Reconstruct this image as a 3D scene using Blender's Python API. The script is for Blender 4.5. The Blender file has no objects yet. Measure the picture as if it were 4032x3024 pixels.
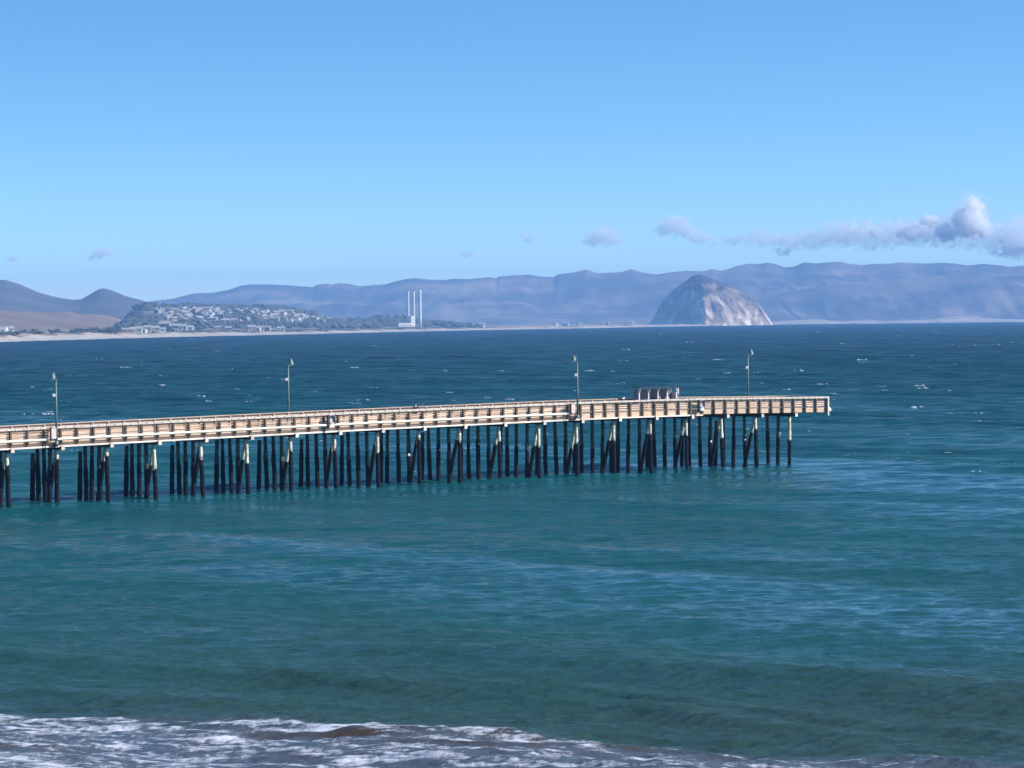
import bpy, bmesh, math, random
import numpy as np
from mathutils import Vector, Matrix, Euler
C = bpy.context.scene.collection
sc = bpy.context.scene
R = math.radians
rnd = random.Random(7)

# ---------------------------------------------------------------- camera
FPX, CX, CY = 10840.0, 2016.0, 1512.0
CAMZ = 15.0
PITCH = math.atan(243.0 / FPX); ROLL = R(-0.6)
cam_d = bpy.data.cameras.new('camera'); cam = bpy.data.objects.new('camera', cam_d); C.objects.link(cam)
cam_d.sensor_fit = 'HORIZONTAL'; cam_d.sensor_width = 36.0; cam_d.lens = 36.0 * FPX / 4032.0
cam_d.clip_start = 1.0; cam_d.clip_end = 80000
RM = Matrix.Rotation(math.pi / 2 - PITCH, 3, 'X') @ Matrix.Rotation(ROLL, 3, 'Z')
cam.matrix_world = Matrix.Translation((0, 0, CAMZ)) @ RM.to_4x4()
sc.camera = cam
def ray(px, py):
    return RM @ Vector(((px - CX) / FPX, -(py - CY) / FPX, -1.0))
def at(px, py, D):
    d = ray(px, py); return Vector((d.x / d.y * D, D, CAMZ + d.z / d.y * D))

# ---------------------------------------------------------------- world and sun
SUN_EL, SUN_AZ = R(36), math.atan2(1.0, -0.16)   # azimuth measured from +Y towards +X
w = bpy.data.worlds.new('World'); sc.world = w; w.use_nodes = True
nt = w.node_tree; nt.nodes.clear()
wo = nt.nodes.new('ShaderNodeOutputWorld'); bg = nt.nodes.new('ShaderNodeBackground')
sky = nt.nodes.new('ShaderNodeTexSky'); sky.sky_type = 'NISHITA'; sky.sun_disc = False
sky.sun_elevation = SUN_EL; sky.sun_rotation = SUN_AZ
sky.altitude = 0; sky.air_density = 1.0; sky.dust_density = 0.3; sky.ozone_density = 2.5
tc = nt.nodes.new('ShaderNodeTexCoord'); mp = nt.nodes.new('ShaderNodeVectorMath'); mp.operation = 'MULTIPLY_ADD'
mp.inputs[1].default_value = (1, 1, 2.9); mp.inputs[2].default_value = (0, 0, 0.018)
nm = nt.nodes.new('ShaderNodeVectorMath'); nm.operation = 'NORMALIZE'
hs = nt.nodes.new('ShaderNodeHueSaturation'); hs.inputs['Saturation'].default_value = 1.26; hs.inputs['Hue'].default_value = 0.492
nt.links.new(tc.outputs['Generated'], mp.inputs[0]); nt.links.new(mp.outputs[0], nm.inputs[0])
nt.links.new(nm.outputs[0], sky.inputs[0]); nt.links.new(sky.outputs[0], hs.inputs['Color'])
nt.links.new(hs.outputs[0], bg.inputs[0]); nt.links.new(bg.outputs[0], wo.inputs[0])
bg.inputs[1].default_value = 0.148
sl = bpy.data.lights.new('sun', 'SUN'); sl.energy = 5.0; sl.angle = R(0.5); sl.color = (1.0, 0.93, 0.84)
sun = bpy.data.objects.new('sun', sl); C.objects.link(sun)
SUND = Vector((math.sin(SUN_AZ) * math.cos(SUN_EL), math.cos(SUN_AZ) * math.cos(SUN_EL), math.sin(SUN_EL)))
sun.rotation_euler = SUND.to_track_quat('Z', 'Y').to_euler(); sun.location = (0, 0, 60)
sc.view_settings.view_transform = 'Standard'; sc.view_settings.look = 'None'
sc.view_settings.exposure = 0.57; sc.view_settings.gamma = 1.0
sc.cycles.volume_bounces = 16; sc.cycles.max_bounces = 18; sc.cycles.use_denoising = True
sc.cycles.caustics_reflective = False; sc.cycles.caustics_refractive = False

# ---------------------------------------------------------------- helpers
def N(m, t, **k):
    n = m.node_tree.nodes.new(t)
    for a, b in k.items():
        if hasattr(n, a): setattr(n, a, b)
        else: n.inputs[a.replace('_', ' ')].default_value = b
    return n
def newmat(name):
    m = bpy.data.materials.new(name); m.use_nodes = True
    b = m.node_tree.nodes['Principled BSDF']; return m, b, m.node_tree.links
def rgba(c): return (c[0], c[1], c[2], 1)
def mat(name, c1, c2=None, scale=2.0, rough=0.8, detail=6.0, stretch=(1, 1, 1), lo=0.35, hi=0.65, bump=0.0, metal=0.0, bscale=None, coords='Object'):
    m, b, L = newmat(name)
    b.inputs['Roughness'].default_value = rough; b.inputs['Metallic'].default_value = metal
    tcn = N(m, 'ShaderNodeTexCoord'); mpn = N(m, 'ShaderNodeMapping'); mpn.inputs['Scale'].default_value = stretch
    L.new(tcn.outputs[coords], mpn.inputs[0])
    nz = N(m, 'ShaderNodeTexNoise', Scale=scale, Detail=detail, Roughness=0.62); L.new(mpn.outputs[0], nz.inputs['Vector'])
    rp = N(m, 'ShaderNodeValToRGB'); rp.color_ramp.elements[0].position = lo; rp.color_ramp.elements[1].position = hi
    rp.color_ramp.elements[0].color = rgba(c1); rp.color_ramp.elements[1].color = rgba(c2 or c1)
    L.new(nz.outputs['Fac'], rp.inputs[0]); L.new(rp.outputs[0], b.inputs['Base Color'])
    if bump:
        n2 = N(m, 'ShaderNodeTexNoise', Scale=bscale or scale * 3, Detail=6.0); L.new(mpn.outputs[0], n2.inputs['Vector'])
        bp = N(m, 'ShaderNodeBump', Strength=1.0, Distance=bump); L.new(n2.outputs['Fac'], bp.inputs['Height']); L.new(bp.outputs[0], b.inputs['Normal'])
    return m

class MB:
    def __init__(s): s.v = []; s.f = []
    def quad8(s, p):
        n = len(s.v); s.v += [tuple(q) for q in p]
        for q in ((0, 3, 2, 1), (4, 5, 6, 7), (0, 1, 5, 4), (1, 2, 6, 5), (2, 3, 7, 6), (3, 0, 4, 7)): s.f.append(tuple(n + i for i in q))
    def box(s, x0, x1, y0, y1, z0, z1, dz=0.0, j=0.0):
        """box whose x1 end is raised by dz"""
        jj = lambda: rnd.uniform(-j, j) if j else 0
        s.quad8([(x0, y0 + jj(), z0), (x1, y0 + jj(), z0 + dz), (x1, y1, z0 + dz), (x0, y1, z0), (x0, y0 + jj(), z1), (x1, y0 + jj(), z1 + dz), (x1, y1, z1 + dz), (x0, y1, z1)])
    def tube(s, pts, rad, n=10, wob=0.0, cap=True):
        rings = []
        for k, p in enumerate(pts):
            p = Vector(p); a = Vector(pts[max(k - 1, 0)]); b = Vector(pts[min(k + 1, len(pts) - 1)])
            t = (b - a).normalized(); u = t.cross(Vector((0, 0, 1)) if abs(t.z) < 0.9 else Vector((1, 0, 0))).normalized(); v = t.cross(u)
            r = rad[k] if hasattr(rad, '__len__') else rad
            base = len(s.v)
            for i in range(n):
                a_ = 2 * math.pi * i / n; rr = r * (1 + rnd.uniform(-wob, wob))
                s.v.append(tuple(p + (u * math.cos(a_) + v * math.sin(a_)) * rr))
            rings.append(base)
        for k in range(len(rings) - 1):
            for i in range(n):
                j = (i + 1) % n; s.f.append((rings[k] + i, rings[k] + j, rings[k + 1] + j, rings[k + 1] + i))
        if cap: s.f.append(tuple(rings[0] + i for i in range(n))[::-1]); s.f.append(tuple(rings[-1] + i for i in range(n)))
    def lathe(s, cx, cy, prof, n=16):
        rings = []
        for r, z in prof:
            rings.append(len(s.v))
            for i in range(n):
                a = 2 * math.pi * i / n; s.v.append((cx + r * math.cos(a), cy + r * math.sin(a), z))
        for k in range(len(rings) - 1):
            for i in range(n):
                j = (i + 1) % n; s.f.append((rings[k] + i, rings[k] + j, rings[k + 1] + j, rings[k + 1] + i))
        s.f.append(tuple(rings[0] + i for i in range(n))[::-1]); s.f.append(tuple(rings[-1] + i for i in range(n)))
    def blob(s, c, r, sub=1, jit=0.25, squash=(1, 1, 1)):
        bm = bmesh.new(); bmesh.ops.create_icosphere(bm, subdivisions=sub, radius=1.0)
        n = len(s.v); rot = Euler((rnd.uniform(0, 6), rnd.uniform(0, 6), rnd.uniform(0, 6))).to_matrix()
        for v in bm.verts:
            q = (rot @ v.co) * (1 + rnd.uniform(-jit, jit)); s.v.append((c[0] + q.x * r * squash[0], c[1] + q.y * r * squash[1], c[2] + q.z * r * squash[2]))
        for f in bm.faces: s.f.append(tuple(n + v.index for v in f.verts))
        bm.free()
    def mesh(s, name):
        me = bpy.data.meshes.new(name); me.from_pydata(s.v, [], s.f); me.update(); return me
    def build(s, name, m, parent=None, smooth=False):
        me = s.mesh(name); ms = m if isinstance(m, (list, tuple)) else [m]
        for q in ms: me.materials.append(q)
        o = bpy.data.objects.new(name, me); C.objects.link(o)
        if parent: o.parent = parent
        if smooth: me.polygons.foreach_set('use_smooth', [True] * len(me.polygons))
        return o
def tag(o, label=None, cat=None, group=None, kind=None):
    if label: o['label'] = label
    if cat: o['category'] = cat
    if group: o['group'] = group
    if kind: o['kind'] = kind
    return o
def empty(name, loc=(0, 0, 0), rz=0.0):
    o = bpy.data.objects.new(name, None); C.objects.link(o); o.location = loc; o.rotation_euler = (0, 0, rz); o.empty_display_size = 0.5; return o
def kids(o): return [c for c in bpy.data.objects if c.parent == o]
def copy_tree(o, parent=None):
    c = o.copy(); C.objects.link(c)
    if parent: c.parent = parent
    for ch in kids(o): copy_tree(ch, c)
    return c

# numpy noise
_rs = np.random.RandomState(11); _T = _rs.rand(256, 256).astype(np.float32)
def vnoise(x, y):
    xi = np.floor(x).astype(np.int64); yi = np.floor(y).astype(np.int64); fx = (x - xi); fy = (y - yi)
    fx = fx * fx * (3 - 2 * fx); fy = fy * fy * (3 - 2 * fy)
    a = _T[xi & 255, yi & 255]; b = _T[(xi + 1) & 255, yi & 255]; c = _T[xi & 255, (yi + 1) & 255]; d = _T[(xi + 1) & 255, (yi + 1) & 255]
    return (a * (1 - fx) + b * fx) * (1 - fy) + (c * (1 - fx) + d * fx) * fy
def fbm(x, y, o=5, g=0.5):
    s = 0; a = 1.0; t = 0
    for k in range(o):
        s = s + a * vnoise(x * 2 ** k + 17.3 * k, y * 2 ** k + 5.1 * k); t += a; a *= g
    return s / t - 0.5
def grid_obj(name, X, Y, Z, m, smooth=True, attrs=None, kind='structure'):
    r, c = X.shape; me = bpy.data.meshes.new(name)
    co = np.stack([X, Y, Z], -1).reshape(-1, 3).astype(np.float32)
    i = np.arange(r * c).reshape(r, c)
    f = np.stack([i[:-1, :-1], i[:-1, 1:], i[1:, 1:], i[1:, :-1]], -1).reshape(-1, 4)
    me.vertices.add(len(co)); me.vertices.foreach_set('co', co.ravel())
    me.loops.add(f.size); me.loops.foreach_set('vertex_index', f.ravel().astype(np.int32))
    me.polygons.add(len(f)); me.polygons.foreach_set('loop_start', np.arange(0, f.size, 4, dtype=np.int32))
    me.polygons.foreach_set('loop_total', np.full(len(f), 4, dtype=np.int32))
    me.update(calc_edges=True)
    if smooth: me.polygons.foreach_set('use_smooth', np.ones(len(f), dtype=bool))
    for k, v in (attrs or {}).items():
        a = me.attributes.new(k, 'FLOAT', 'POINT'); a.data.foreach_set('value', v.ravel().astype(np.float32))
    me.materials.append(m); o = bpy.data.objects.new(name, me); C.objects.link(o)
    if kind: o['kind'] = kind
    return o

# ---------------------------------------------------------------- sea
BREAK_A, BREAK_B = 98.8, -0.42            # the seaward edge of the surf: Y = A + B*X
def sea_material():
    m, b, L = newmat('sea_water')
    geo = N(m, 'ShaderNodeNewGeometry'); sep = N(m, 'ShaderNodeSeparateXYZ'); L.new(geo.outputs['Position'], sep.inputs[0])
    # water colour: sandy green inshore, teal by the pier, deep blue offshore
    big = N(m, 'ShaderNodeTexNoise', Scale=0.022, Detail=4.0, Roughness=0.6); L.new(geo.outputs['Position'], big.inputs['Vector'])
    lg = N(m, 'ShaderNodeMath', operation='LOGARITHM'); L.new(sep.outputs['Y'], lg.inputs[0]); lg.inputs[1].default_value = 10
    mr = N(m, 'ShaderNodeMapRange'); mr.inputs['From Min'].default_value = 2.0; mr.inputs['From Max'].default_value = 3.6; L.new(lg.outputs[0], mr.inputs[0])
    ad = N(m, 'ShaderNodeMath', operation='MULTIPLY_ADD'); L.new(big.outputs['Fac'], ad.inputs[0]); ad.inputs[1].default_value = 0.22; L.new(mr.outputs[0], ad.inputs[2])
    sb = N(m, 'ShaderNodeMath', operation='SUBTRACT'); L.new(ad.outputs[0], sb.inputs[0]); sb.inputs[1].default_value = 0.11
    rp = N(m, 'ShaderNodeValToRGB'); e = rp.color_ramp.elements
    e[0].position = 0.0; e[0].color = (0.024, 0.054, 0.052, 1); e[1].position = 1.0; e[1].color = (0.001, 0.016, 0.026, 1)
    for p, c in ((0.10, (0.011, 0.064, 0.066, 1)), (0.25, (0.004, 0.060, 0.070, 1)), (0.45, (0.0015, 0.039, 0.050, 1)), (0.7, (0.002, 0.030, 0.040, 1))):
        q = e.new(p); q.color = c
    L.new(sb.outputs[0], rp.inputs[0])
    # sand stirred up in the breaker faces
    at_s = N(m, 'ShaderNodeAttribute', attribute_name='silt'); mixs = N(m, 'ShaderNodeMix', data_type='RGBA')
    L.new(at_s.outputs['Fac'], mixs.inputs['Factor']); mixs.inputs['B'].default_value = (0.050, 0.036, 0.028, 1); at_a = N(m, 'ShaderNodeAttribute', attribute_name='aerated'); mixa = N(m, 'ShaderNodeMix', data_type='RGBA'); L.new(at_a.outputs['Fac'], mixa.inputs['Factor']); L.new(rp.outputs[0], mixa.inputs['A']); mixa.inputs['B'].default_value = (0.062, 0.080, 0.108, 1); L.new(mixa.outputs['Result'], mixs.inputs['A'])
    # foam
    at_f = N(m, 'ShaderNodeAttribute', attribute_name='foam')
    fm = N(m, 'ShaderNodeMapping'); fm.inputs['Scale'].default_value = (0.5, 2.6, 1.0); fm.inputs['Rotation'].default_value = (0, 0, 0.25); L.new(geo.outputs['Position'], fm.inputs[0])
    fn = N(m, 'ShaderNodeTexNoise', Scale=2.4, Detail=9.0, Roughness=0.72, Distortion=0.6); L.new(fm.outputs[0], fn.inputs['Vector'])
    s1 = N(m, 'ShaderNodeMath', operation='ADD'); L.new(at_f.outputs['Fac'], s1.inputs[0]); L.new(fn.outputs['Fac'], s1.inputs[1])
    fr = N(m, 'ShaderNodeMapRange'); fr.inputs['From Min'].default_value = 0.97; fr.inputs['From Max'].default_value = 1.30; L.new(s1.outputs[0], fr.inputs[0])
    mixf = N(m, 'ShaderNodeMix', data_type='RGBA'); L.new(fr.outputs[0], mixf.inputs['Factor']); L.new(mixs.outputs['Result'], mixf.inputs['A']); mixf.inputs['B'].default_value = (0.48, 0.51, 0.60, 1)
    L.new(mixf.outputs['Result'], b.inputs['Base Color'])
    rr = N(m, 'ShaderNodeMapRange'); rq = N(m, 'ShaderNodeMapRange'); rq.inputs['To Min'].default_value = 0.10; rq.inputs['To Max'].default_value = 0.22; L.new(mr.outputs[0], rq.inputs[0]); L.new(rq.outputs[0], rr.inputs['To Min']); rr.inputs['To Max'].default_value = 0.9; L.new(fr.outputs[0], rr.inputs[0]); L.new(rr.outputs[0], b.inputs['Roughness'])
    b.inputs['IOR'].default_value = 1.33; b.inputs['Specular IOR Level'].default_value = 0.3; at_g = N(m, 'ShaderNodeAttribute', attribute_name='gust')
    # ripples at many sizes, gusts vary their strength
    gm = N(m, 'ShaderNodeMapping'); gm.vector_type = 'TEXTURE'; gm.inputs['Rotation'].default_value = (0, 0, -0.62); gm.inputs['Scale'].default_value = (3.2, 1.0, 1.0); L.new(geo.outputs['Position'], gm.inputs[0])
    gust = N(m, 'ShaderNodeTexNoise', Scale=0.05, Detail=4.0); L.new(gm.outputs[0], gust.inputs['Vector'])
    gr = N(m, 'ShaderNodeMapRange'); gr.inputs['To Min'].default_value = 0.85; gr.inputs['To Max'].default_value = 0.6; L.new(at_g.outputs['Fac'], gr.inputs[0]); sr = N(m, 'ShaderNodeMapRange'); sr.inputs['To Min'].default_value = 0.3; sr.inputs['To Max'].default_value = 0.60; L.new(at_g.outputs['Fac'], sr.inputs[0]); L.new(sr.outputs[0], b.inputs['Specular IOR Level'])
    rm = N(m, 'ShaderNodeMapping'); rm.inputs['Rotation'].default_value = (0, 0, 0.25); rm.inputs['Scale'].default_value = (0.75, 1.0, 1.0); L.new(geo.outputs['Position'], rm.inputs[0])
    gk = N(m, 'ShaderNodeMapRange'); gk.inputs['From Min'].default_value = 0.15; gk.inputs['From Max'].default_value = 0.7; gk.inputs['To Min'].default_value = 1.0; gk.inputs['To Max'].default_value = 3.0; L.new(mr.outputs[0], gk.inputs[0])
    gm2 = N(m, 'ShaderNodeMath', operation='MULTIPLY'); L.new(gr.outputs[0], gm2.inputs[0]); L.new(gk.outputs[0], gm2.inputs[1])
    gf = N(m, 'ShaderNodeMapRange'); gf.inputs['From Min'].default_value = 0.15; gf.inputs['From Max'].default_value = 0.8; gf.inputs['To Min'].default_value = 0.35; gf.inputs['To Max'].default_value = 3.0; L.new(mr.outputs[0], gf.inputs[0])
    prev = None
    for sc_, dist, det in ((4.0, 0.045, 3.0), (1.2, 0.13, 3.0), (0.5, 0.20, 3.0), (0.05, 3.0, 4.0), (0.011, 10.0, 4.0)):
        n = N(m, 'ShaderNodeTexNoise', Scale=sc_, Detail=det, Roughness=0.6); L.new(rm.outputs[0], n.inputs['Vector'])
        bp = N(m, 'ShaderNodeBump', Distance=dist); L.new(gm2.outputs[0] if dist < 1 else gf.outputs[0], bp.inputs['Strength']); L.new(n.outputs['Fac'], bp.inputs['Height'])
        if prev: L.new(prev.outputs[0], bp.inputs['Normal'])
        prev = bp
    L.new(prev.outputs[0], b.inputs['Normal'])
    # steep small chop hides part of the mirror-like facets: the water body shows through there
    df = N(m, 'ShaderNodeBsdfDiffuse'); L.new(mixf.outputs['Result'], df.inputs['Color']); L.new(prev.outputs[0], df.inputs['Normal'])
    mk = N(m, 'ShaderNodeMapRange'); mk.inputs['To Min'].default_value = 0.26; mk.inputs['To Max'].default_value = 1.0; L.new(at_g.outputs['Fac'], mk.inputs[0])
    mx = N(m, 'ShaderNodeMixShader'); L.new(mk.outputs[0], mx.inputs[0]); L.new(df.outputs[0], mx.inputs[1]); L.new(b.outputs[0], mx.inputs[2])
    L.new(mx.outputs[0], m.node_tree.nodes['Material Output'].inputs['Surface'])
    return m
def build_sea():
    inner = np.linspace(-0.255, 0.255, 860)
    outer = np.array([0.27, 0.30, 0.36, 0.46, 0.62, 0.9, 1.4, 2.2, 3.5, 6])
    t = np.concatenate([-outer[::-1], inner, outer])
    y1 = np.exp(np.linspace(math.log(80), math.log(1500), 1800)); y2 = np.concatenate([np.exp(np.linspace(math.log(1500), math.log(6500), 680))[1:], np.exp(np.linspace(math.log(6500), math.log(12500), 60))[1:]])
    y0 = np.array([25, 40, 55, 66, 74, 78.5])
    ys = np.concatenate([y0, y1, y2])
    T, Y = np.meshgrid(t, ys); X = np.clip(T * Y, -9000, 9000)
    sp = np.maximum(Y * 0.0006, np.gradient(ys)[:, None] * np.ones_like(T)); sp = np.where(np.abs(T) > 0.26, 1e3, sp)
    Z = np.zeros_like(X); rs = np.random.RandomState(3)
    dX = np.zeros_like(X); dY = np.zeros_like(X)
    def sp0(x, y): d = ray(x, y); t_ = -CAMZ / d.z; return (d.x * t_, d.y * t_)
    def wave(lam, amp, th, ph, q=0.7):
        nonlocal Z, dX, dY
        k = 2 * math.pi / lam; fade = np.clip((lam / sp - 2.5) / 3.0, 0, 1)
        a = k * (X * math.cos(th) + Y * math.sin(th)) + ph
        Z += amp * fade * np.sin(a); dX += q * amp * fade * math.cos(th) * np.cos(a); dY += q * amp * fade * math.sin(th) * np.cos(a)
    env = 0.55 + 0.9 * (fbm(X * 0.02, Y * 0.03, 3) + 0.5)
    for i in range(7): wave(rs.uniform(11, 24), rs.uniform(0.03, 0.065), R(-125 + rs.uniform(-16, 16)) , rs.uniform(0, 6.3))
    off = 1 + 2.2 * np.clip((Y - 300) / 700, 0, 1)
    for i in range(14): wave(math.exp(rs.uniform(math.log(4), math.log(12))), 0.014 * off, R(-78 + rs.normal() * 20), rs.uniform(0, 6.3))
    for i in range(9): wave(math.exp(rs.uniform(math.log(28), math.log(75))), 0.045 * (off - 1), R(-100 + rs.normal() * 24), rs.uniform(0, 6.3))
    for i in range(16): wave(math.exp(rs.uniform(math.log(1.6), math.log(4))), 0.0095, R(-80 + rs.normal() * 20), rs.uniform(0, 6.3))
    for i in range(36): wave(math.exp(rs.uniform(math.log(0.4), math.log(1.6))), 0.0090, R(-82 + rs.normal() * 26), rs.uniform(0, 6.3))
    Z *= env
    # low green swells standing up as they near the shallows
    for pts_, hh, wd in (([(-600, 2520), (200, 2610), (1300, 2690), (2000, 2740), (2900, 2850), (3400, 2900)], 0.42, 1.5), ([(1700, 2690), (2400, 2730), (3300, 2830), (4032, 2900), (4700, 2970)], 0.36, 1.3), ([(500, 2480), (1600, 2560), (2600, 2640), (3600, 2700), (4700, 2760)], 0.22, 1.8), ([(-600, 2690), (600, 2770), (1500, 2800), (2300, 2845)], 0.20, 1.0)):
        Q = np.array([sp0(*q) for q in pts_]); c = Y - np.interp(X, Q[:, 0], Q[:, 1]) + 1.0 * fbm(X * 0.12 + hh * 9, X * 0 + 1.7, 3)
        am = np.interp(X, [Q[0, 0] - 1, Q[0, 0] + 5, Q[-1, 0] - 6, Q[-1, 0] + 1], [0, 1, 1, 0]) * np.clip(0.75 + 1.6 * fbm(X * 0.15 + hh * 30, Y * 0.1, 3), 0.2, 1.3)
        Z += hh * am * np.where(c > 0, np.exp(-(c / (wd * 1.5)) ** 2), np.exp(-(c / wd) ** 2))
    # surf: broken waves rolling in over the shallows
    edge = BREAK_A + BREAK_B * X + 5.0 * fbm(X * 0.11, X * 0.0 + 3.3, 4) + 2.2 * fbm(X * 0.5, Y * 0.9, 5)
    ins = np.clip((edge - Y) / 1.2, 0, 1); depth = edge - Y
    foam = np.zeros_like(X); silt = np.zeros_like(X)
    for off, h, wd, sd in ((0.5, 0.20, 0.9, 1.7), (3.6, 0.20, 0.7, 8.1), (6.6, 0.16, 0.8, 4.4), (10.5, 0.15, 0.9, 2.9)):
        c = depth - off + 2.4 * fbm(X * 0.14 + sd, X * 0 + sd, 4)
        am = np.clip(0.25 + 2.6 * (fbm(X * 0.22 + sd * 3, Y * 0.08, 3)), 0, 1.2)
        prof = np.where(c < 0, np.exp(-(c / (wd * 1.6)) ** 2), np.exp(-(c / (wd * 0.55)) ** 2))
        Z += h * am * prof
        foam += 0.22 * am * np.interp(X, [0, 14], [1, 0.4]) * np.exp(-((c + 0.1) / 0.7) ** 2) + 0.16 * am * np.exp(-((c - 1.4) / 0.9) ** 2)
        silt += np.interp(X, [2, 10], [1.5, 0]) * am * np.exp(-((c - 0.5) / 0.45) ** 2) * np.clip(fbm(X * 0.1 + sd, Y * 0.1 + 9, 3) * 5, 0, 1)
    streak = fbm(X * 0.7 + 3, Y * 3.6 + X * 0.8, 7, 0.70)
    base = 0.47 + 1.25 * streak + 0.20 * fbm(X * 0.09, Y * 0.2, 3) - 0.12 * np.clip((X + 2) / 14, 0, 1) - 0.10 * np.clip((X - 8) / 8, 0, 1)
    Z += ins * 0.07 * streak
    foam = np.where(depth > -0.6, foam + base * np.clip((depth + 0.6) / 1.0, 0, 1), foam * np.exp((depth + 0.6) * 0.9))
    foam[Y > 125] = 0
    P_ = sp0(1250, 2905); P2 = sp0(1830, 2945); P3 = sp0(2420, 2960)
    for q_, am in ((P_, 1.0), (P2, 1.0), (P3, 0.5)):
        r_ = np.exp(-((X - q_[0]) / 2.2) ** 2 - ((Y - q_[1] + 0.25 * (X - q_[0])) / 0.55) ** 2) * am * (0.7 + 1.2 * streak); foam -= 0.75 * r_; silt += 1.6 * r_
    foam = np.clip(foam, 0, 1.1); silt = np.clip(silt, 0, 1); silt[Y > 125] = 0
    # gusts: patches and lanes where ripples stand up and throw back more sky
    def sp_(x, y): d = ray(x, y); t_ = -CAMZ / d.z; return np.array([d.x * t_, d.y * t_])
    gust = 0.24 + 1.3 * fbm((X * 0.77 - Y * 0.64) * 0.018 + 4.0, (X * 0.64 + Y * 0.77) * 0.075 + 2.0, 5) + 0.5 * fbm((X * 0.9 - Y * 0.4) * 0.3, (X * 0.4 + Y * 0.9) * 0.8, 4)
    for (a_, b_, wd, am) in (((900, 2120), (2600, 2290), 3.6, 0.55), ((2600, 2290), (4300, 2480), 6.5, 0.55), ((1500, 2330), (3600, 2560), 7.0, 0.25), ((3150, 1840), (4500, 2000), 16, 0.45), ((2500, 2120), (4300, 2190), 8, -0.30), ((0, 2040), (2600, 2060), 12, -0.20), ((-200, 2600), (2000, 2780), 3.5, -0.25), ((2000, 2780), (4400, 2900), 3.0, -0.12), ((0, 2250), (1200, 2480), 8, 0.10)):
        A_, B_ = sp_(*a_), sp_(*b_); d_ = B_ - A_; u = np.clip(((X - A_[0]) * d_[0] + (Y - A_[1]) * d_[1]) / (d_ @ d_), 0, 1)
        q = np.hypot(X - A_[0] - u * d_[0], Y - A_[1] - u * d_[1]); gust += am * np.exp(-(q / wd) ** 2)
    gust -= 0.45 * np.clip((Y - 260) / 400, 0, 1); gust = 0.5 + 0.5 * np.tanh((gust - 0.43) * 2.5)
    grid_obj('sea', X + dX, Y + dY, Z, sea_material(), attrs={'foam': foam, 'silt': silt, 'gust': gust, 'aerated': np.clip((depth + 1.0) / 3.0, 0, 1) * (Y < 125)})
build_sea()

# ---------------------------------------------------------------- land
SH = [(-900, 1385), (-300, 1362), (0, 1347), (300, 1338), (700, 1327), (1250, 1315), (1600, 1306), (1950, 1299), (2300, 1293), (2560, 1287), (2800, 1283)]
def shoreD(p):
    y = np.interp(p, [a[0] for a in SH], [a[1] for a in SH]); return np.array([-CAMZ / ray(a, b).z * ray(a, b).y for a, b in zip(np.atleast_1d(p), np.atleast_1d(y))])
def prof(pts, extl=None, extr=None):
    a = np.array(pts, dtype=float); return a
def ridge(name, pts, D, front, back, mat_, zf=2.0, cols=500, rows=60, rough=0.12, fr=0.004, power=1.0, spur=0.0):
    """a hill with real depth: skyline pts (picture x, y) stand at distance D; the ground falls towards 'front' and 'back'"""
    a = np.array(pts, float); px = np.linspace(a[0, 0], a[-1, 0], cols); py = np.interp(px, a[:, 0], a[:, 1])
    D = D(px) if callable(D) else np.full(cols, float(D)); front = front(px) if callable(front) else np.full(cols, float(front))
    W = [at(x, y, d_) for x, y, d_ in zip(px, py, D)]; X0 = np.array([q.x for q in W]) / D; ZR = np.array([q.z for q in W])
    tt = np.concatenate([np.linspace(0, 1, rows), np.linspace(1, 2, rows // 2)[1:]])
    ZZ = []; YY = []
    for t in tt:
        if t <= 1:
            Y = front + (D - front) * t; s = t ** power * (1 + 0.0 * t)
        else:
            Y = D + back * (t - 1); s = 1 - (t - 1) ** 1.3
        YY.append(Y); ZZ.append(s)
    Y = np.array(YY); S = np.array(ZZ)[:, None] * np.ones(cols)
    Dr = D
    X = X0[None, :] * Y
    sm = np.convolve(np.pad(ZR, 20, mode='edge'), np.ones(41) / 41, 'valid')
    tcol = np.clip(tt, 0, 1)[:, None]
    ridgez = sm[None, :] * (1 - tcol ** 3) + ZR[None, :] * tcol ** 3
    Z = zf + (ridgez - zf) * S
    n = fbm(X * fr + 3.1, Y * fr * 0.45 + 8.2, 6, 0.55)
    env = np.sin(np.clip(tt, 0, 1) * math.pi)[:, None]
    Z = Z + n * env * rough * ridgez * 2
    if spur: Z = Z - np.abs(fbm(X * fr * 1.7, Y * fr * 0.3, 4)) * env * spur * ridgez * 2
    o = grid_obj(name, X, Y, Z, mat_)
    def surf(pxx, t):
        c = int(np.clip(np.interp(pxx, px, np.arange(cols)), 0, cols - 1)); r = int(round(t * (rows - 1)))
        return Vector((X[r, c], Y[r, c], Z[r, c]))
    return o, surf
M_far = mat('far_hill_ground', (0.070, 0.062, 0.052), (0.26, 0.20, 0.15), scale=0.003, detail=9, rough=0.95, lo=0.44, hi=0.66)
M_hill = mat('brown_hill_ground', (0.052, 0.052, 0.056), (0.100, 0.090, 0.088), scale=0.004, detail=8, rough=0.95)
M_tan = mat('dry_grass_slope', (0.12, 0.085, 0.06), (0.19, 0.135, 0.10), scale=0.008, detail=8, rough=0.95)
M_town = mat('town_hill_ground', (0.07, 0.07, 0.055), (0.20, 0.175, 0.14), scale=0.02, detail=8, rough=0.95)
M_sand = mat('beach_sand', (0.28, 0.25, 0.215), (0.40, 0.365, 0.32), scale=0.02, detail=6, rough=0.95)
M_dune = mat('dune_ground', (0.12, 0.10, 0.06), (0.48, 0.36, 0.25), scale=0.02, detail=8, rough=0.95, lo=0.42, hi=0.6)
M_spit = mat('sandspit_ground', (0.22, 0.19, 0.13), (0.52, 0.44, 0.34), scale=0.01, detail=8, rough=0.95)

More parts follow.
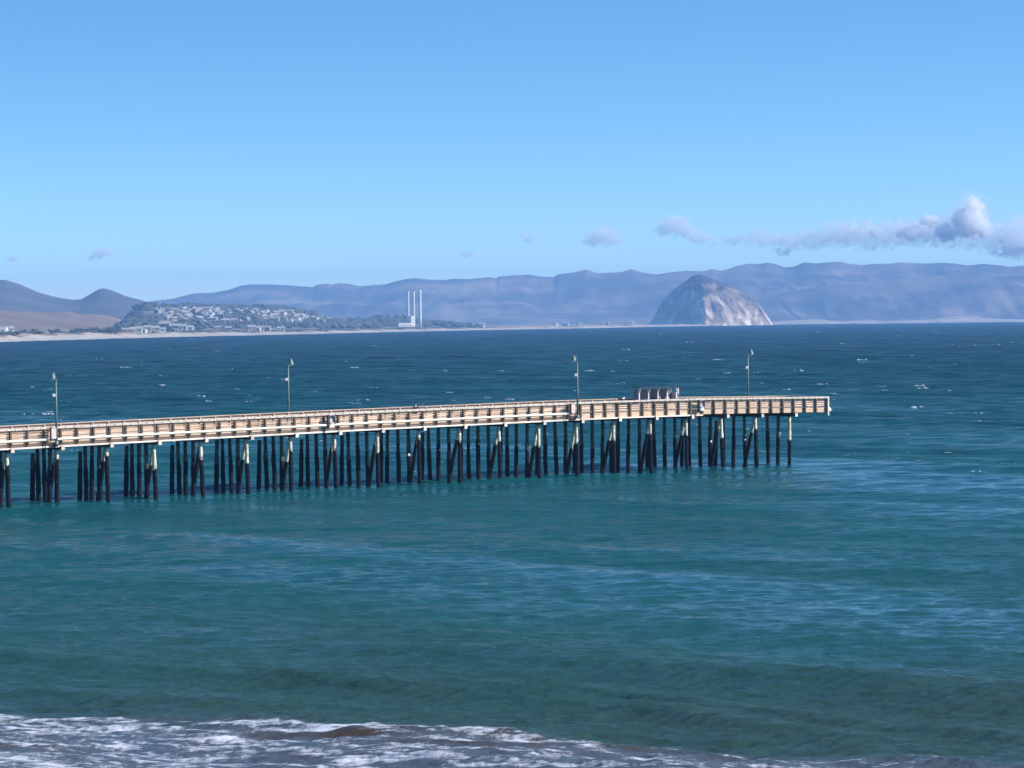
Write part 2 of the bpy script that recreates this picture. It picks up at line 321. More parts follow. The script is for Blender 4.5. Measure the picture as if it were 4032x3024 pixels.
FAR = [(-900, 1200), (300, 1196), (560, 1190), (608, 1184), (684, 1175), (759, 1156), (848, 1151), (905, 1140), (949, 1124), (987, 1120), (1076, 1120), (1171, 1126), (1234, 1130), (1244, 1121), (1285, 1116), (1307, 1121), (1335, 1115), (1367, 1116), (1414, 1127), (1452, 1124), (1525, 1118), (1547, 1110), (1598, 1099), (1636, 1094), (1683, 1101), (1756, 1102), (1788, 1097), (1851, 1099), (1930, 1091), (1955, 1096), (1965, 1088), (2084, 1081), (2119, 1088), (2183, 1091), (2193, 1081), (2268, 1071), (2308, 1061), (2353, 1076), (2447, 1071), (2487, 1059), (2532, 1073), (2586, 1081), (2646, 1071), (2706, 1066), (2770, 1068), (2805, 1059), (2830, 1066), (2855, 1063), (2905, 1046), (2951, 1038), (2987, 1040), (3018, 1034), (3048, 1038), (3089, 1053), (3125, 1050), (3166, 1033), (3207, 1037), (3309, 1030), (3340, 1038), (3391, 1044), (3442, 1039), (3514, 1038), (3540, 1033), (3657, 1038), (3709, 1034), (3760, 1038), (3811, 1046), (3867, 1039), (3949, 1045), (3975, 1051), (4032, 1045), (4150, 1052), (4300, 1040), (4600, 1060), (5000, 1052)]
ridge('far_hills', FAR, 10800, 9300, 1500, M_far, cols=900, rows=80, rough=0.22, fr=0.0018, power=0.9, spur=0.42)
MID = [(300, 1262), (800, 1240), (1100, 1215), (1400, 1205), (1800, 1212), (2100, 1200), (2300, 1185), (2500, 1195), (2750, 1165), (3000, 1160), (3200, 1135), (3400, 1112), (3600, 1095), (3750, 1080), (3950, 1088), (4200, 1075), (5000, 1080)]
ridge('foothills', MID, 10000, 9250, 1500, M_far, cols=700, rows=60, rough=0.25, fr=0.0022, power=1.1, spur=0.4)
LH = [(-900, 1130), (-500, 1140), (-200, 1118), (0, 1102), (20, 1102), (80, 1120), (150, 1151), (230, 1172), (290, 1180), (320, 1178), (350, 1161), (390, 1138), (410, 1135), (440, 1143), (500, 1167), (560, 1182), (650, 1215), (760, 1250), (900, 1285)]
ridge('left_hills', LH, 6200, 4400, 900, M_hill, cols=400, rows=50, rough=0.10, fr=0.004)
TAN = [(-900, 1226), (-100, 1222), (0, 1223), (60, 1228), (200, 1228), (240, 1226), (275, 1227), (310, 1236), (385, 1238), (440, 1246), (462, 1252), (500, 1268), (560, 1290)]
ridge('dry_slope', TAN, lambda p: shoreD(p) + 900, lambda p: shoreD(p) + 300, 500, M_tan, cols=300, rows=40, rough=0.05, fr=0.01)
TOWN = [(380, 1318), (430, 1285), (480, 1248), (520, 1222), (550, 1206), (600, 1195), (663, 1205), (736, 1196), (800, 1205), (900, 1203), (1000, 1203), (1106, 1208), (1170, 1218), (1249, 1236), (1313, 1246), (1427, 1250), (1500, 1246), (1600, 1240), (1700, 1258), (1800, 1264), (1867, 1284), (1960, 1292)]
TOWN = [(a_, b_ + 13) for a_, b_ in TOWN]
town_o, town = ridge('town_hill', TOWN, lambda p: shoreD(p) + 1150, lambda p: shoreD(p) + 240, 600, M_town, cols=500, rows=70, rough=0.05, fr=0.01, zf=6, power=0.85)

# the shore: a ribbon of beach, low dune and flat behind, following the water's edge
def shore_strip():
    a = np.array(SH, float); px = np.linspace(a[0, 0], a[-1, 0], 700); py = np.interp(px, a[:, 0], a[:, 1])
    E = []
    for x, y in zip(px, py):
        d = ray(x, y); t = -CAMZ / d.z; E.append((d.x * t, d.y * t))
    E = np.array(E); E[:, 1] += 18 * fbm(E[:, 0] * 0.01, E[:, 0] * 0, 4)
    offs = np.array([-25, 0, 12, 28, 45, 60, 80, 110, 160, 240, 400, 700, 1200, 2000, 3600])
    hb = np.array([-0.8, 0.0, 0.8, 1.8, 3.2, 5.0, 6.5, 7.5, 8.0, 8.0, 8.0, 8.0, 8.0, 8, 8])
    X = E[:, 0][None, :] * (1 + offs[:, None] / E[:, 1][None, :]); Y = E[:, 1][None, :] + offs[:, None]
    Z = hb[:, None] * np.ones_like(X)
    far = np.clip((px - 300) / 900, 0, 1)[None, :]                        # dunes fade out to the right
    Z = Z * (1 - 0.35 * far) + np.where(offs[:, None] > 40, fbm(X * 0.02, Y * 0.02, 4) * 4 * (1 - 0.5 * far), 0)
    k = 5
    grid_obj('beach', X[:k + 1], Y[:k + 1], Z[:k + 1], M_sand); grid_obj('coastal_plain', X[k:], Y[k:], Z[k:] , M_dune)
    def at_shore(pxx, off):
        c = int(np.interp(pxx, px, np.arange(len(px)))); x = np.interp(off, offs, X[:, c]); y = np.interp(off, offs, Y[:, c]); return Vector((x, y, np.interp(off, offs, Z[:, c])))
    return at_shore
at_shore = shore_strip()
SPIT = [(2900, 1262), (3040, 1266), (3060, 1265), (3120, 1262), (3180, 1258), (3230, 1257), (3260, 1261), (3300, 1266), (3380, 1262), (3430, 1261), (3480, 1264), (3680, 1258), (3720, 1249), (3760, 1246), (3840, 1247), (3870, 1253), (3960, 1257), (4200, 1256), (5200, 1254)]
ridge('sandspit', SPIT, 8700, 8250, 500, M_spit, zf=-0.5, cols=500, rows=24, rough=0.05, fr=0.02, power=0.5)

# ---------------------------------------------------------------- the rock
def rock_material():
    m, b, L = newmat('rock_face'); b.inputs['Roughness'].default_value = 0.95
    tcn = N(m, 'ShaderNodeTexCoord'); mpn = N(m, 'ShaderNodeMapping'); mpn.inputs['Scale'].default_value = (1, 1, 0.75); mpn.inputs['Rotation'].default_value = (0, 0.6, 0); L.new(tcn.outputs['Object'], mpn.inputs[0])
    n1 = N(m, 'ShaderNodeTexNoise', Scale=0.022, Detail=9.0, Roughness=0.65, Distortion=0.8); L.new(mpn.outputs[0], n1.inputs['Vector'])
    sp = N(m, 'ShaderNodeSeparateXYZ'); L.new(tcn.outputs['Object'], sp.inputs[0])
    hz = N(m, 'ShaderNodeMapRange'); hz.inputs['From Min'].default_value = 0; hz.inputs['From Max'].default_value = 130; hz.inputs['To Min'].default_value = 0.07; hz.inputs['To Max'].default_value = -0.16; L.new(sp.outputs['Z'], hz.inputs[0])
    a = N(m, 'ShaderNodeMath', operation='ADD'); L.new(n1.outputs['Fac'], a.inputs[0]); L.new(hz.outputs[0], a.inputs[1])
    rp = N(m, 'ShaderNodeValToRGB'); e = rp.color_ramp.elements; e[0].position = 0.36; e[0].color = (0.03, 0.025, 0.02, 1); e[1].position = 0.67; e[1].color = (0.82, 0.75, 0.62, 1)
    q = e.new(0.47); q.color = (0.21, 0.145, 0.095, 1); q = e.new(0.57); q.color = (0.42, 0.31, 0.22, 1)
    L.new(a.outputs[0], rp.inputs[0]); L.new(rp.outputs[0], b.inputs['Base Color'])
    n2 = N(m, 'ShaderNodeTexNoise', Scale=0.05, Detail=8.0); L.new(mpn.outputs[0], n2.inputs['Vector'])
    bp = N(m, 'ShaderNodeBump', Distance=12.0); L.new(n2.outputs['Fac'], bp.inputs['Height']); L.new(bp.outputs[0], b.inputs['Normal'])
    return m
def build_rock():
    D = 7560.0
    sil = [(2548, 1287), (2556, 1278), (2575, 1258), (2588, 1235), (2600, 1205), (2618, 1180), (2640, 1158), (2668, 1132), (2700, 1110), (2725, 1090), (2742, 1083), (2756, 1080), (2772, 1083), (2800, 1096), (2835, 1108), (2870, 1122), (2900, 1140), (2930, 1153), (2958, 1170), (2985, 1190), (3005, 1213), (3020, 1235), (3030, 1250), (3038, 1262), (3046, 1278)]
    L_ = [at(x - 5, y, D) for x, y in sil]; peak = max(range(len(L_)), key=lambda k: L_[k].z); px0 = L_[peak].x; H = L_[peak].z
    zl = np.array([p.z for p in L_[:peak + 1]]); xl = px0 - np.array([p.x for p in L_[:peak + 1]])
    zr = np.array([p.z for p in L_[peak:]])[::-1]; xr = (np.array([p.x for p in L_[peak:]]) - px0)[::-1]
    nr, nth = 90, 260; th = np.linspace(0, 2 * math.pi, nth); zz = np.linspace(-4, H, nr)
    X = np.zeros((nr, nth)); Y = X.copy(); Z = X.copy()
    for i, z in enumerate(zz):
        a = np.interp(z, zl, xl); c = np.interp(z, zr, xr); b = 0.75 * (a + c) / 2
        if i == nr - 1: a = b = c = 0.0
        ct, st = np.cos(th), np.sin(th)
        rx = np.where(ct > 0, c, a); 
        # a buttress faces the water: plan view comes to a blunt edge
        f = 1.0 + 0.16 * np.exp(-((th - 1.5 * math.pi + 0.22) / 0.22) ** 2) * min(1, (H - z) / 60)
        gul = 1 + 0.34 * (fbm(np.cos(th) * 3 + 7 , np.sin(th) * 3 + 3 + z * 0.003, 5)) * (1 - np.abs(ct) ** 10) * min(1, (H - z) / 25)
        gul2 = 1 + 0.17 * fbm(np.cos(th) * 9 + 7 + z * 0.02, np.sin(th) * 9 + z * 0.02, 5) * min(1, (H - z) / 25)
        bx = 0.06 * a; bf = 1.0 * (a + c) / 2
        front = np.where(ct * rx < bx, np.maximum(0, (ct * rx + a) / max(a + bx, 1e-3)) ** 0.9, np.maximum(0, (c - ct * rx) / max(c - bx, 1e-3)) ** 0.62)
        X[i] = rx * ct * (1 if i < nr - 1 else 0); Y[i] = np.where(st < 0, -bf * front * gul * gul2, b * st * gul2); Z[i] = z + 3.0 * fbm(np.cos(th) * 6 + 2, np.sin(th) * 6 + z * 0.05, 4) * min(1, (H - z) / 20)
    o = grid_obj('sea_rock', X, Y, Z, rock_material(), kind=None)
    o.location = (px0, D, 0); tag(o, 'great domed rock rising from the water before the hills, shaded left, pale cliffs right', 'rock')
build_rock()

# ---------------------------------------------------------------- vegetation and town
M_leaf = mat('dark_foliage', (0.040, 0.048, 0.040), (0.085, 0.092, 0.070), scale=0.25, detail=6, rough=0.9)
M_bush = mat('scrub_foliage', (0.035, 0.040, 0.024), (0.085, 0.085, 0.05), scale=0.4, detail=6, rough=0.9)
M_bark = mat('bark', (0.05, 0.04, 0.03), (0.10, 0.08, 0.06), scale=2, rough=0.95)
def crown_mb(r, h, n, flat=0.7):
    mb = MB()
    for i in range(n):
        a = rnd.uniform(0, 6.28); q = math.sqrt(rnd.random()) * r * 0.72; z = h * rnd.uniform(0.38, 0.92) - q * 0.25
        mb.blob((q * math.cos(a), q * math.sin(a), z), r * rnd.uniform(0.22, 0.40), 1, 0.3, (1, 1, flat))
    for i in range(n * 14):
        a = rnd.uniform(0, 6.28); q = math.sqrt(rnd.random()) * r * 1.05; z = h * rnd.uniform(0.32, 1.03) - q * 0.22; s = r * 0.07
        c = Vector((q * math.cos(a), q * math.sin(a), z)); k = len(mb.v)
        for _ in range(3): mb.v.append(tuple(c + Vector((rnd.uniform(-s, s), rnd.uniform(-s, s), rnd.uniform(-s, s)))))
        mb.f.append((k, k + 1, k + 2))
    return mb
def make_tree(name, r, h, n, m, flat=0.7):
    root = empty(name, (0, 0, 0)); crown_mb(r, h, n, flat).build('crown', m, root)
    t = MB(); t.tube([(0, 0, -0.5), (0.1, 0, h * 0.3), (0.2, 0.1, h * 0.62)], [r * 0.09, r * 0.07, r * 0.04], 7)
    for k in range(4):
        a = k * 1.6; t.tube([(0.1, 0, h * 0.3), (r * 0.4 * math.cos(a), r * 0.4 * math.sin(a), h * 0.6)], [r * 0.04, r * 0.02], 5)
    t.build('trunk', M_bark, root); return root
cyp = [make_tree('cypress_tree', 9, 17, 16, M_leaf, 0.6), make_tree('cypress_tree', 7, 19, 14, M_leaf, 0.8), make_tree('cypress_tree', 11, 14, 18, M_leaf, 0.55)]
bus = [make_tree('shore_bush', 5.0, 4.6, 10, M_bush, 0.6), make_tree('shore_bush', 4.0, 5.4, 9, M_bush, 0.8)]
used = set()
def place(protos, p, sc_, label, group, cat):
    i = rnd.randrange(len(protos)); o = protos[i]
    if id(o) in used: o = copy_tree(protos[i])
    else: used.add(id(protos[i]))
    o.location = p; o.rotation_euler = (0, 0, rnd.uniform(0, 6.28)); sc_ *= 0.85 if cat == 'tree' else 1.0; o.scale = (sc_ * rnd.uniform(0.9, 1.15), sc_ * rnd.uniform(0.9, 1.15), sc_ * rnd.uniform(0.8, 1.1)); tag(o, label, cat, group)
for x in (520, 540, 551, 562, 573, 584, 594): place(cyp, town(x, 0.97), 0.9 if x > 530 else 0.5, 'dark cypress in the tall clump left of the town', 'cypresses of the clump left of the town', 'tree')
for x in (618, 632, 645, 676, 690, 706, 722, 738, 762, 780): place(cyp, town(x, 0.97), rnd.uniform(0.5, 0.75), 'dark cypress on the left crest above the houses', 'cypresses on the left crest of the town hill', 'tree')
for x in (856, 868, 880, 892, 905, 918): place(cyp, town(x, 0.96), rnd.uniform(0.7, 0.85), 'dark cypress in the dome shaped clump on the town crest', 'cypresses on the middle crest of the town hill', 'tree')
for x in range(945, 1150, 13): place(cyp, town(x + rnd.uniform(-4, 4), 0.96), rnd.uniform(0.5, 0.72), 'dark cypress on the right crest above the houses', 'cypresses on the right crest of the town hill', 'tree')
for x in (1160, 1170, 1182, 1245, 1256): place(cyp, town(x, 0.95), rnd.uniform(0.55, 0.8), 'dark cypress where the town crest falls away', 'cypresses on the falling end of the town hill', 'tree')
for x in range(1372, 1470, 13): place(cyp, town(x, 0.8), rnd.uniform(0.5, 0.7), 'dark cypress between the town and the power station grove', 'cypresses between town and power station', 'tree')
for x in range(1478, 1606, 10): place(cyp, town(x, 0.82), rnd.uniform(0.75, 1.0), 'tall dark cypress in the grove left of the chimneys', 'cypresses left of the chimneys', 'tree')
for x in range(1660, 1850, 13): place(cyp, town(x, 0.85), rnd.uniform(0.45, 0.65) * (1.15 - (x - 1660) / 400), 'low dark cypress right of the three chimneys', 'cypresses right of the chimneys', 'tree')
for x, off, s in ((65, 95, 1.0), (72, 92, 1.1), (80, 94, 0.9), (136, 100, 1.0), (146, 96, 1.25), (157, 96, 1.0), (166, 97, 0.8), (203, 100, 1.0), (214, 98, 1.1), (226, 98, 1.1), (234, 102, 0.9), (105, 170, 1.0), (290, 130, 1.0), (300, 170, 1.2), (325, 140, 1.1), (345, 120, 1.2), (360, 116, 1.5), (375, 112, 1.5), (390, 112, 1.4), (408, 110, 1.2), (424, 120, 1.7), (436, 120, 2.0), (450, 118, 1.9), (464, 118, 1.6), (505, 150, 0.9), (530, 150, 0.8), (625, 140, 1.1), (640, 138, 1.5), (652, 136, 1.7), (666, 138, 1.6), (680, 140, 1.2), (15, 110, 0.9), (28, 112, 0.8), (45, 110, 0.8), (-60, 100, 1.0), (-120, 105, 1.2), (-200, 100, 1.1)):
    place(bus, at_shore(x, off) - Vector((0, 0, 0.4)), s, 'dark bush on the sandy bank at the far left' if x < 260 else 'dark bush behind the beach below the town', 'bushes on the bank at the far left' if x < 260 else 'bushes behind the beach below the town', 'bush')
# woods: canopy that reads as one mass on the town hill and the flat below it
wd = MB()
def wood(x0, x1, t0, t1, n, r, fn=None):
    for i in range(n):
        x = rnd.uniform(x0, x1); t = rnd.uniform(t0, t1); p = town(x, t)
        rr = r * rnd.uniform(0.6, 1.3); wd.blob((p.x, p.y, p.z + rr * 0.35), rr, 1, 0.3, (1.3, 1, 0.75))
wood(470, 640, 0.12, 0.5, 150, 5.5); wood(500, 560, 0.5, 0.95, 50, 4.5); wood(560, 1250, 0.86, 1.0, 330, 7.5)
wood(700, 1500, 0.05, 0.5, 420, 6); wood(650, 1300, 0.5, 0.86, 240, 5); wood(1180, 1900, 0.1, 0.8, 420, 7); wood(860, 1000, 0.3, 0.6, 60, 8); wood(960, 1060, 0.55, 0.85, 50, 8)
tag(wd.build('woodland', M_leaf), 'dark canopy of trees spread between the houses of the hillside town', 'woods', kind='stuff')
sb = MB()
for i in range(700):
    x = rnd.uniform(-300, 1900); off = rnd.uniform(85, 330); p = at_shore(x, off)
    if 60 < x < 480 and rnd.random() < 0.5: continue
    r_ = rnd.uniform(1.4, 3.6); sb.blob((p.x, p.y, p.z + 0.4), r_, 1, 0.3, (1.6, 1, 0.6))
tag(sb.build('scrub', M_bush), 'low scrub growing on the flat behind the beach', 'scrub', kind='stuff')

WALLS = [('white', (0.56, 0.56, 0.55)), ('cream', (0.52, 0.46, 0.36)), ('grey', (0.30, 0.31, 0.32)), ('tan', (0.38, 0.30, 0.23))]
WM = {n: mat('house_wall_' + n, c, tuple(v * 0.88 for v in c), scale=0.6, rough=0.8) for n, c in WALLS}
RMs = {'pale': mat('roof_pale', (0.26, 0.25, 0.24), (0.38, 0.37, 0.36), scale=0.8), 'brown': mat('roof_brown', (0.14, 0.10, 0.08), (0.22, 0.16, 0.12), scale=0.8)}
M_glass = mat('window_glass', (0.03, 0.04, 0.05), rough=0.1)
def make_house(wn, rn, w_, d_, h_):
    root = empty('house'); a = MB(); a.box(-w_ / 2, w_ / 2, -d_ / 2, d_ / 2, -1.5, h_)
    k = len(a.v); a.v += [(-w_ / 2, -d_ / 2, h_), (-w_ / 2, d_ / 2, h_), (-w_ / 2, 0, h_ + 1.7), (w_ / 2, -d_ / 2, h_), (w_ / 2, d_ / 2, h_), (w_ / 2, 0, h_ + 1.7)]; a.f += [(k, k + 1, k + 2), (k + 3, k + 5, k + 4)]
    a.build('wall', WM[wn], root)
    r = MB(); e = 0.4; y = d_ / 2 + e; z = h_ - e * 3.4 / d_
    r.quad8([(-w_ / 2 - e, -y, z), (w_ / 2 + e, -y, z), (w_ / 2 + e, 0, h_ + 1.7), (-w_ / 2 - e, 0, h_ + 1.7), (-w_ / 2 - e, -y, z + .2), (w_ / 2 + e, -y, z + .2), (w_ / 2 + e, 0, h_ + 1.9), (-w_ / 2 - e, 0, h_ + 1.9)])
    r.quad8([(-w_ / 2 - e, 0, h_ + 1.7), (w_ / 2 + e, 0, h_ + 1.7), (w_ / 2 + e, y, z), (-w_ / 2 - e, y, z), (-w_ / 2 - e, 0, h_ + 1.9), (w_ / 2 + e, 0, h_ + 1.9), (w_ / 2 + e, y, z + .2), (-w_ / 2 - e, y, z + .2)])
    r.build('roof', RMs[rn], root)
    for x in (-w_ * 0.27, w_ * 0.27):
        q = MB(); q.box(x - 0.8, x + 0.8, -d_ / 2 - 0.06, -d_ / 2 + 0.1, h_ * 0.35, h_ * 0.72); q.build('window', M_glass, root)
    return root
HP = {}
for wn, _ in WALLS:
    for rn in RMs: HP[(wn, rn)] = [make_house(wn, rn, 9, 7, 4.6), make_house(wn, rn, 12, 8, 3.6)]
hused = set()
def place_house(p, s, rz, wn, rn, where, group):
    i = rnd.randrange(2); o = HP[(wn, rn)][i]
    if (wn, rn, i) in hused: o = copy_tree(o)
    hused.add((wn, rn, i)); o.location = p; o.rotation_euler = (0, 0, rz); o.scale = (s, s, s * rnd.uniform(0.9, 1.3))
    tag(o, '%s house, %s roof, %s' % (wn, rn, where), 'house', group)
def quarter(x):
    for lim, t in ((700, 'on the far left of town'), (850, 'left on the town hill'), (1000, 'mid town hill'), (1150, 'right on the town hill'), (1320, 'low at town right end')):
        if x < lim: return t
    return 'near the chimney grove'
n = 0
while n < 235:
    x = rnd.choice([rnd.gauss(790, 95), rnd.gauss(930, 110), rnd.gauss(1080, 70), rnd.gauss(1215, 60), rnd.uniform(600, 1400)]); t = rnd.uniform(0.22, 0.84)
    if x < 610 or x > 1470 or (x > 1150 and t > 0.7) or (x < 660 and t < 0.4): continue
    if 880 < x < 1000 and 0.3 < t < 0.5: continue
    wn = rnd.choice(['white', 'white', 'white', 'cream', 'grey', 'tan']); rn = rnd.choice(['pale', 'pale', 'brown'])
    place_house(town(x, t) + Vector((0, 0, 2.5)), rnd.choice([0.55, 0.7, 0.85, 1.05]), rnd.uniform(-0.9, 1.2), wn, rn, quarter(x), 'houses ' + quarter(x)); n += 1
for x, off, s, wn in ((508, 90, 1.1, 'tan'), (523, 90, 1.0, 'cream'), (541, 88, 1.2, 'white'), (566, 95, 1.0, 'cream'), (585, 92, 1.1, 'cream'), (612, 92, 1.2, 'cream'), (632, 90, 1.2, 'white'), (645, 90, 1.0, 'cream'), (560, 240, 1.2, 'white'), (720, 200, 1.3, 'white'), (745, 210, 1.3, 'white'), (655, 300, 1.7, 'grey'), (700, 330, 1.6, 'grey'), (990, 130, 1.3, 'tan'), (1010, 125, 1.3, 'white'), (1030, 130, 1.2, 'cream'), (1055, 140, 1.1, 'grey'), (1110, 150, 1.0, 'white'), (900, 150, 1.1, 'grey'), (860, 160, 1.1, 'tan'), (5, 230, 1.1, 'white'), (18, 220, 1.0, 'white'), (33, 225, 1.2, 'white'), (40, 300, 1.0, 'grey')):
    wh = 'by the left edge shore' if x < 100 else ('below the dark wood' if x < 660 else 'below the town hill')
    place_house(at_shore(x, off) + Vector((0, 0, 0.6)), s, rnd.uniform(-0.3, 0.3), wn, 'pale', wh, 'houses ' + wh)
for i in range(14):
    x = rnd.choice([rnd.gauss(2230, 30), rnd.gauss(2400, 50), rnd.gauss(2500, 30), rnd.uniform(1880, 2540), rnd.gauss(1900, 30)])
    if x > 2545: continue
    place_house(at_shore(x, rnd.uniform(150, 1400)) + Vector((0, 0, 1)), rnd.uniform(0.7, 1.3), rnd.uniform(-0.5, 0.5), rnd.choice(['white', 'cream', 'grey']), 'pale', 'left of the rock', 'houses on the harbour flat')
for k in list(HP):
    for i in range(2):
        if (k[0], k[1], i) not in hused:
            for ch in kids(HP[k][i]): bpy.data.objects.remove(ch)
            bpy.data.objects.remove(HP[k][i])

# ---------------------------------------------------------------- power station
M_conc = mat('pale_concrete', (0.66, 0.65, 0.62), (0.76, 0.74, 0.70), scale=0.05, rough=0.8, stretch=(1, 1, 0.2))
M_cdark = mat('dark_metal_cladding', (0.10, 0.11, 0.12), (0.16, 0.17, 0.18), scale=0.3)
PD = 5230.0
def chimney(px, ytop, label):
    p = at(px, 1285, PD); top = at(px, ytop, PD).z; r = 2.45
    root = empty('chimney', (p.x, PD, 4)); H = top - 4
    a = MB(); a.lathe(0, 0, [(r * 1.25, 0), (r * 1.05, H * 0.35), (r, H * 0.95), (r, H)], 24); a.build('shaft', M_conc, root, True)
    c = MB(); c.lathe(0, 0, [(r * 1.12, H + 0.01), (r * 1.12, H + 1.2), (r * 0.9, H + 1.2)], 24); c.build('rim', M_cdark, root)
    for f in (0.5, 0.78):
        g = MB(); g.lathe(0, 0, [(r * 1.3, H * f), (r * 1.3, H * f + 0.5)], 24); g.build('gallery', M_conc, root)
    tag(root, label, 'chimney', 'the three tall pale chimneys')
chimney(1608, 1148, 'leftmost of the three tall pale chimneys, rising by the tower block')
chimney(1630, 1146, 'middle of the three tall pale chimneys, at the tower block right side')
chimney(1655, 1140, 'rightmost and tallest looking of the three pale chimneys, standing apart')
a0 = at(1620, 1285, PD - 40); ps = empty('power_station', (a0.x, PD - 40, 9), 0.5)
S = PD / FPX
b = MB(); b.box(-9 * S, 7.5 * S, -8, 8, 0, 38 * S); b.box(-6 * S, 5 * S, -5, 5, 38 * S, 40.5 * S); b.build('tower_block', M_conc, ps)
b = MB(); b.box(-68 * S, -9.2 * S, -12, 14, 0, 13.5 * S); b.build('turbine_hall', M_conc, ps)
for k in range(9):
    q = MB(); x = (-65 + k * 6.2) * S; q.box(x, x + 3.5 * S, -12.15, -12.02, 3 * S, 8 * S); q.build('window', M_cdark, ps)
for k in range(3):
    q = MB(); x = (-6 + k * 4.4) * S; q.box(x, x + 2.4 * S, -8.15, -8.02, 6 * S, 32 * S); q.build('louvre', M_conc, ps)
b = MB(); b.box(8 * S, 45 * S, -8, 10, 0, 7 * S); b.build('annex', M_cdark, ps)
tag(ps, 'pale concrete power station hall and tower block at the foot of the chimneys', 'power station')

# ---------------------------------------------------------------- pier
DX, DY = 71.0 / 89.14, 53.9 / 89.14; BENT = 4.692; BAY = BENT / 3
PX0, PY0 = -42.4, 230.5
PANG = math.atan2(DY, DX)
pier = empty('pier', (PX0, PY0, 0), PANG)
tag(pier, 'long weathered timber pier on dark piles reaching out across the bay', 'pier')
HS = np.array([-20, 0, 7, 37, 63, 71, 78, 89, 96]); HH = np.array([6.35, 6.53, 6.63, 7.0, 7.2, 7.2, 7.16, 6.98, 6.88])
def h(s): return float(np.interp(s, HS, HH))
def s_at(px, yo):
    """distance along the pier of a picture column, for a line parallel to the pier yo metres behind its front piles"""
    d = ray(px, 1600); k = d.x / d.y; ox = PX0 - DY * yo; oy = PY0 + DX * yo
    return (k * oy - ox) / (DX - k * DY)
def wood_mat(name, c1, c2, c3, vs=1.0):
    m, b, L = newmat(name); b.inputs['Roughness'].default_value = 0.85
    tcn = N(m, 'ShaderNodeTexCoord'); mpn = N(m, 'ShaderNodeMapping'); mpn.inputs['Scale'].default_value = (0.35, 1, 6.5 * vs); L.new(tcn.outputs['Object'], mpn.inputs[0])
    n1 = N(m, 'ShaderNodeTexNoise', Scale=1.6, Detail=7.0, Roughness=0.7); L.new(mpn.outputs[0], n1.inputs['Vector'])
    rp = N(m, 'ShaderNodeValToRGB'); e = rp.color_ramp.elements; e[0].position = 0.33; e[0].color = rgba(c1); e[1].position = 0.68; e[1].color = rgba(c3); q = e.new(0.5); q.color = rgba(c2)
    L.new(n1.outputs['Fac'], rp.inputs[0])
    oi = N(m, 'ShaderNodeObjectInfo'); mv = N(m, 'ShaderNodeMapRange'); mv.inputs['To Min'].default_value = 0.62; mv.inputs['To Max'].default_value = 1.12; L.new(oi.outputs['Random'], mv.inputs[0])
    hsv = N(m, 'ShaderNodeHueSaturation'); L.new(mv.outputs[0], hsv.inputs['Value']); L.new(rp.outputs[0], hsv.inputs['Color']); L.new(hsv.outputs[0], b.inputs['Base Color'])
    bp = N(m, 'ShaderNodeBump', Distance=0.01); L.new(n1.outputs['Fac'], bp.inputs['Height']); L.new(bp.outputs[0], b.inputs['Normal'])
    return m
W_rail = wood_mat('railing_timber', (0.40, 0.26, 0.17), (0.68, 0.49, 0.36), (0.82, 0.66, 0.53))
W_post = wood_mat('shaded_post_timber', (0.09, 0.05, 0.03), (0.16, 0.10, 0.065), (0.26, 0.18, 0.12))  # post shadow put into the colour: darker than the other railing timber
W_pale = wood_mat('bleached_timber', (0.60, 0.50, 0.42), (0.78, 0.70, 0.62), (0.86, 0.80, 0.73))
W_dark = wood_mat('tarred_timber', (0.03, 0.026, 0.022), (0.06, 0.05, 0.04), (0.10, 0.085, 0.07))
W_deck = wood_mat('deck_timber', (0.22, 0.17, 0.13), (0.34, 0.28, 0.22), (0.44, 0.38, 0.31))
M_bolt = mat('rusty_bolt', (0.06, 0.035, 0.025), rough=0.7)
M_pipe = mat('cream_pipe', (0.80, 0.75, 0.66), (0.72, 0.66, 0.58), scale=0.5, rough=0.5, stretch=(0.3, 1, 1))
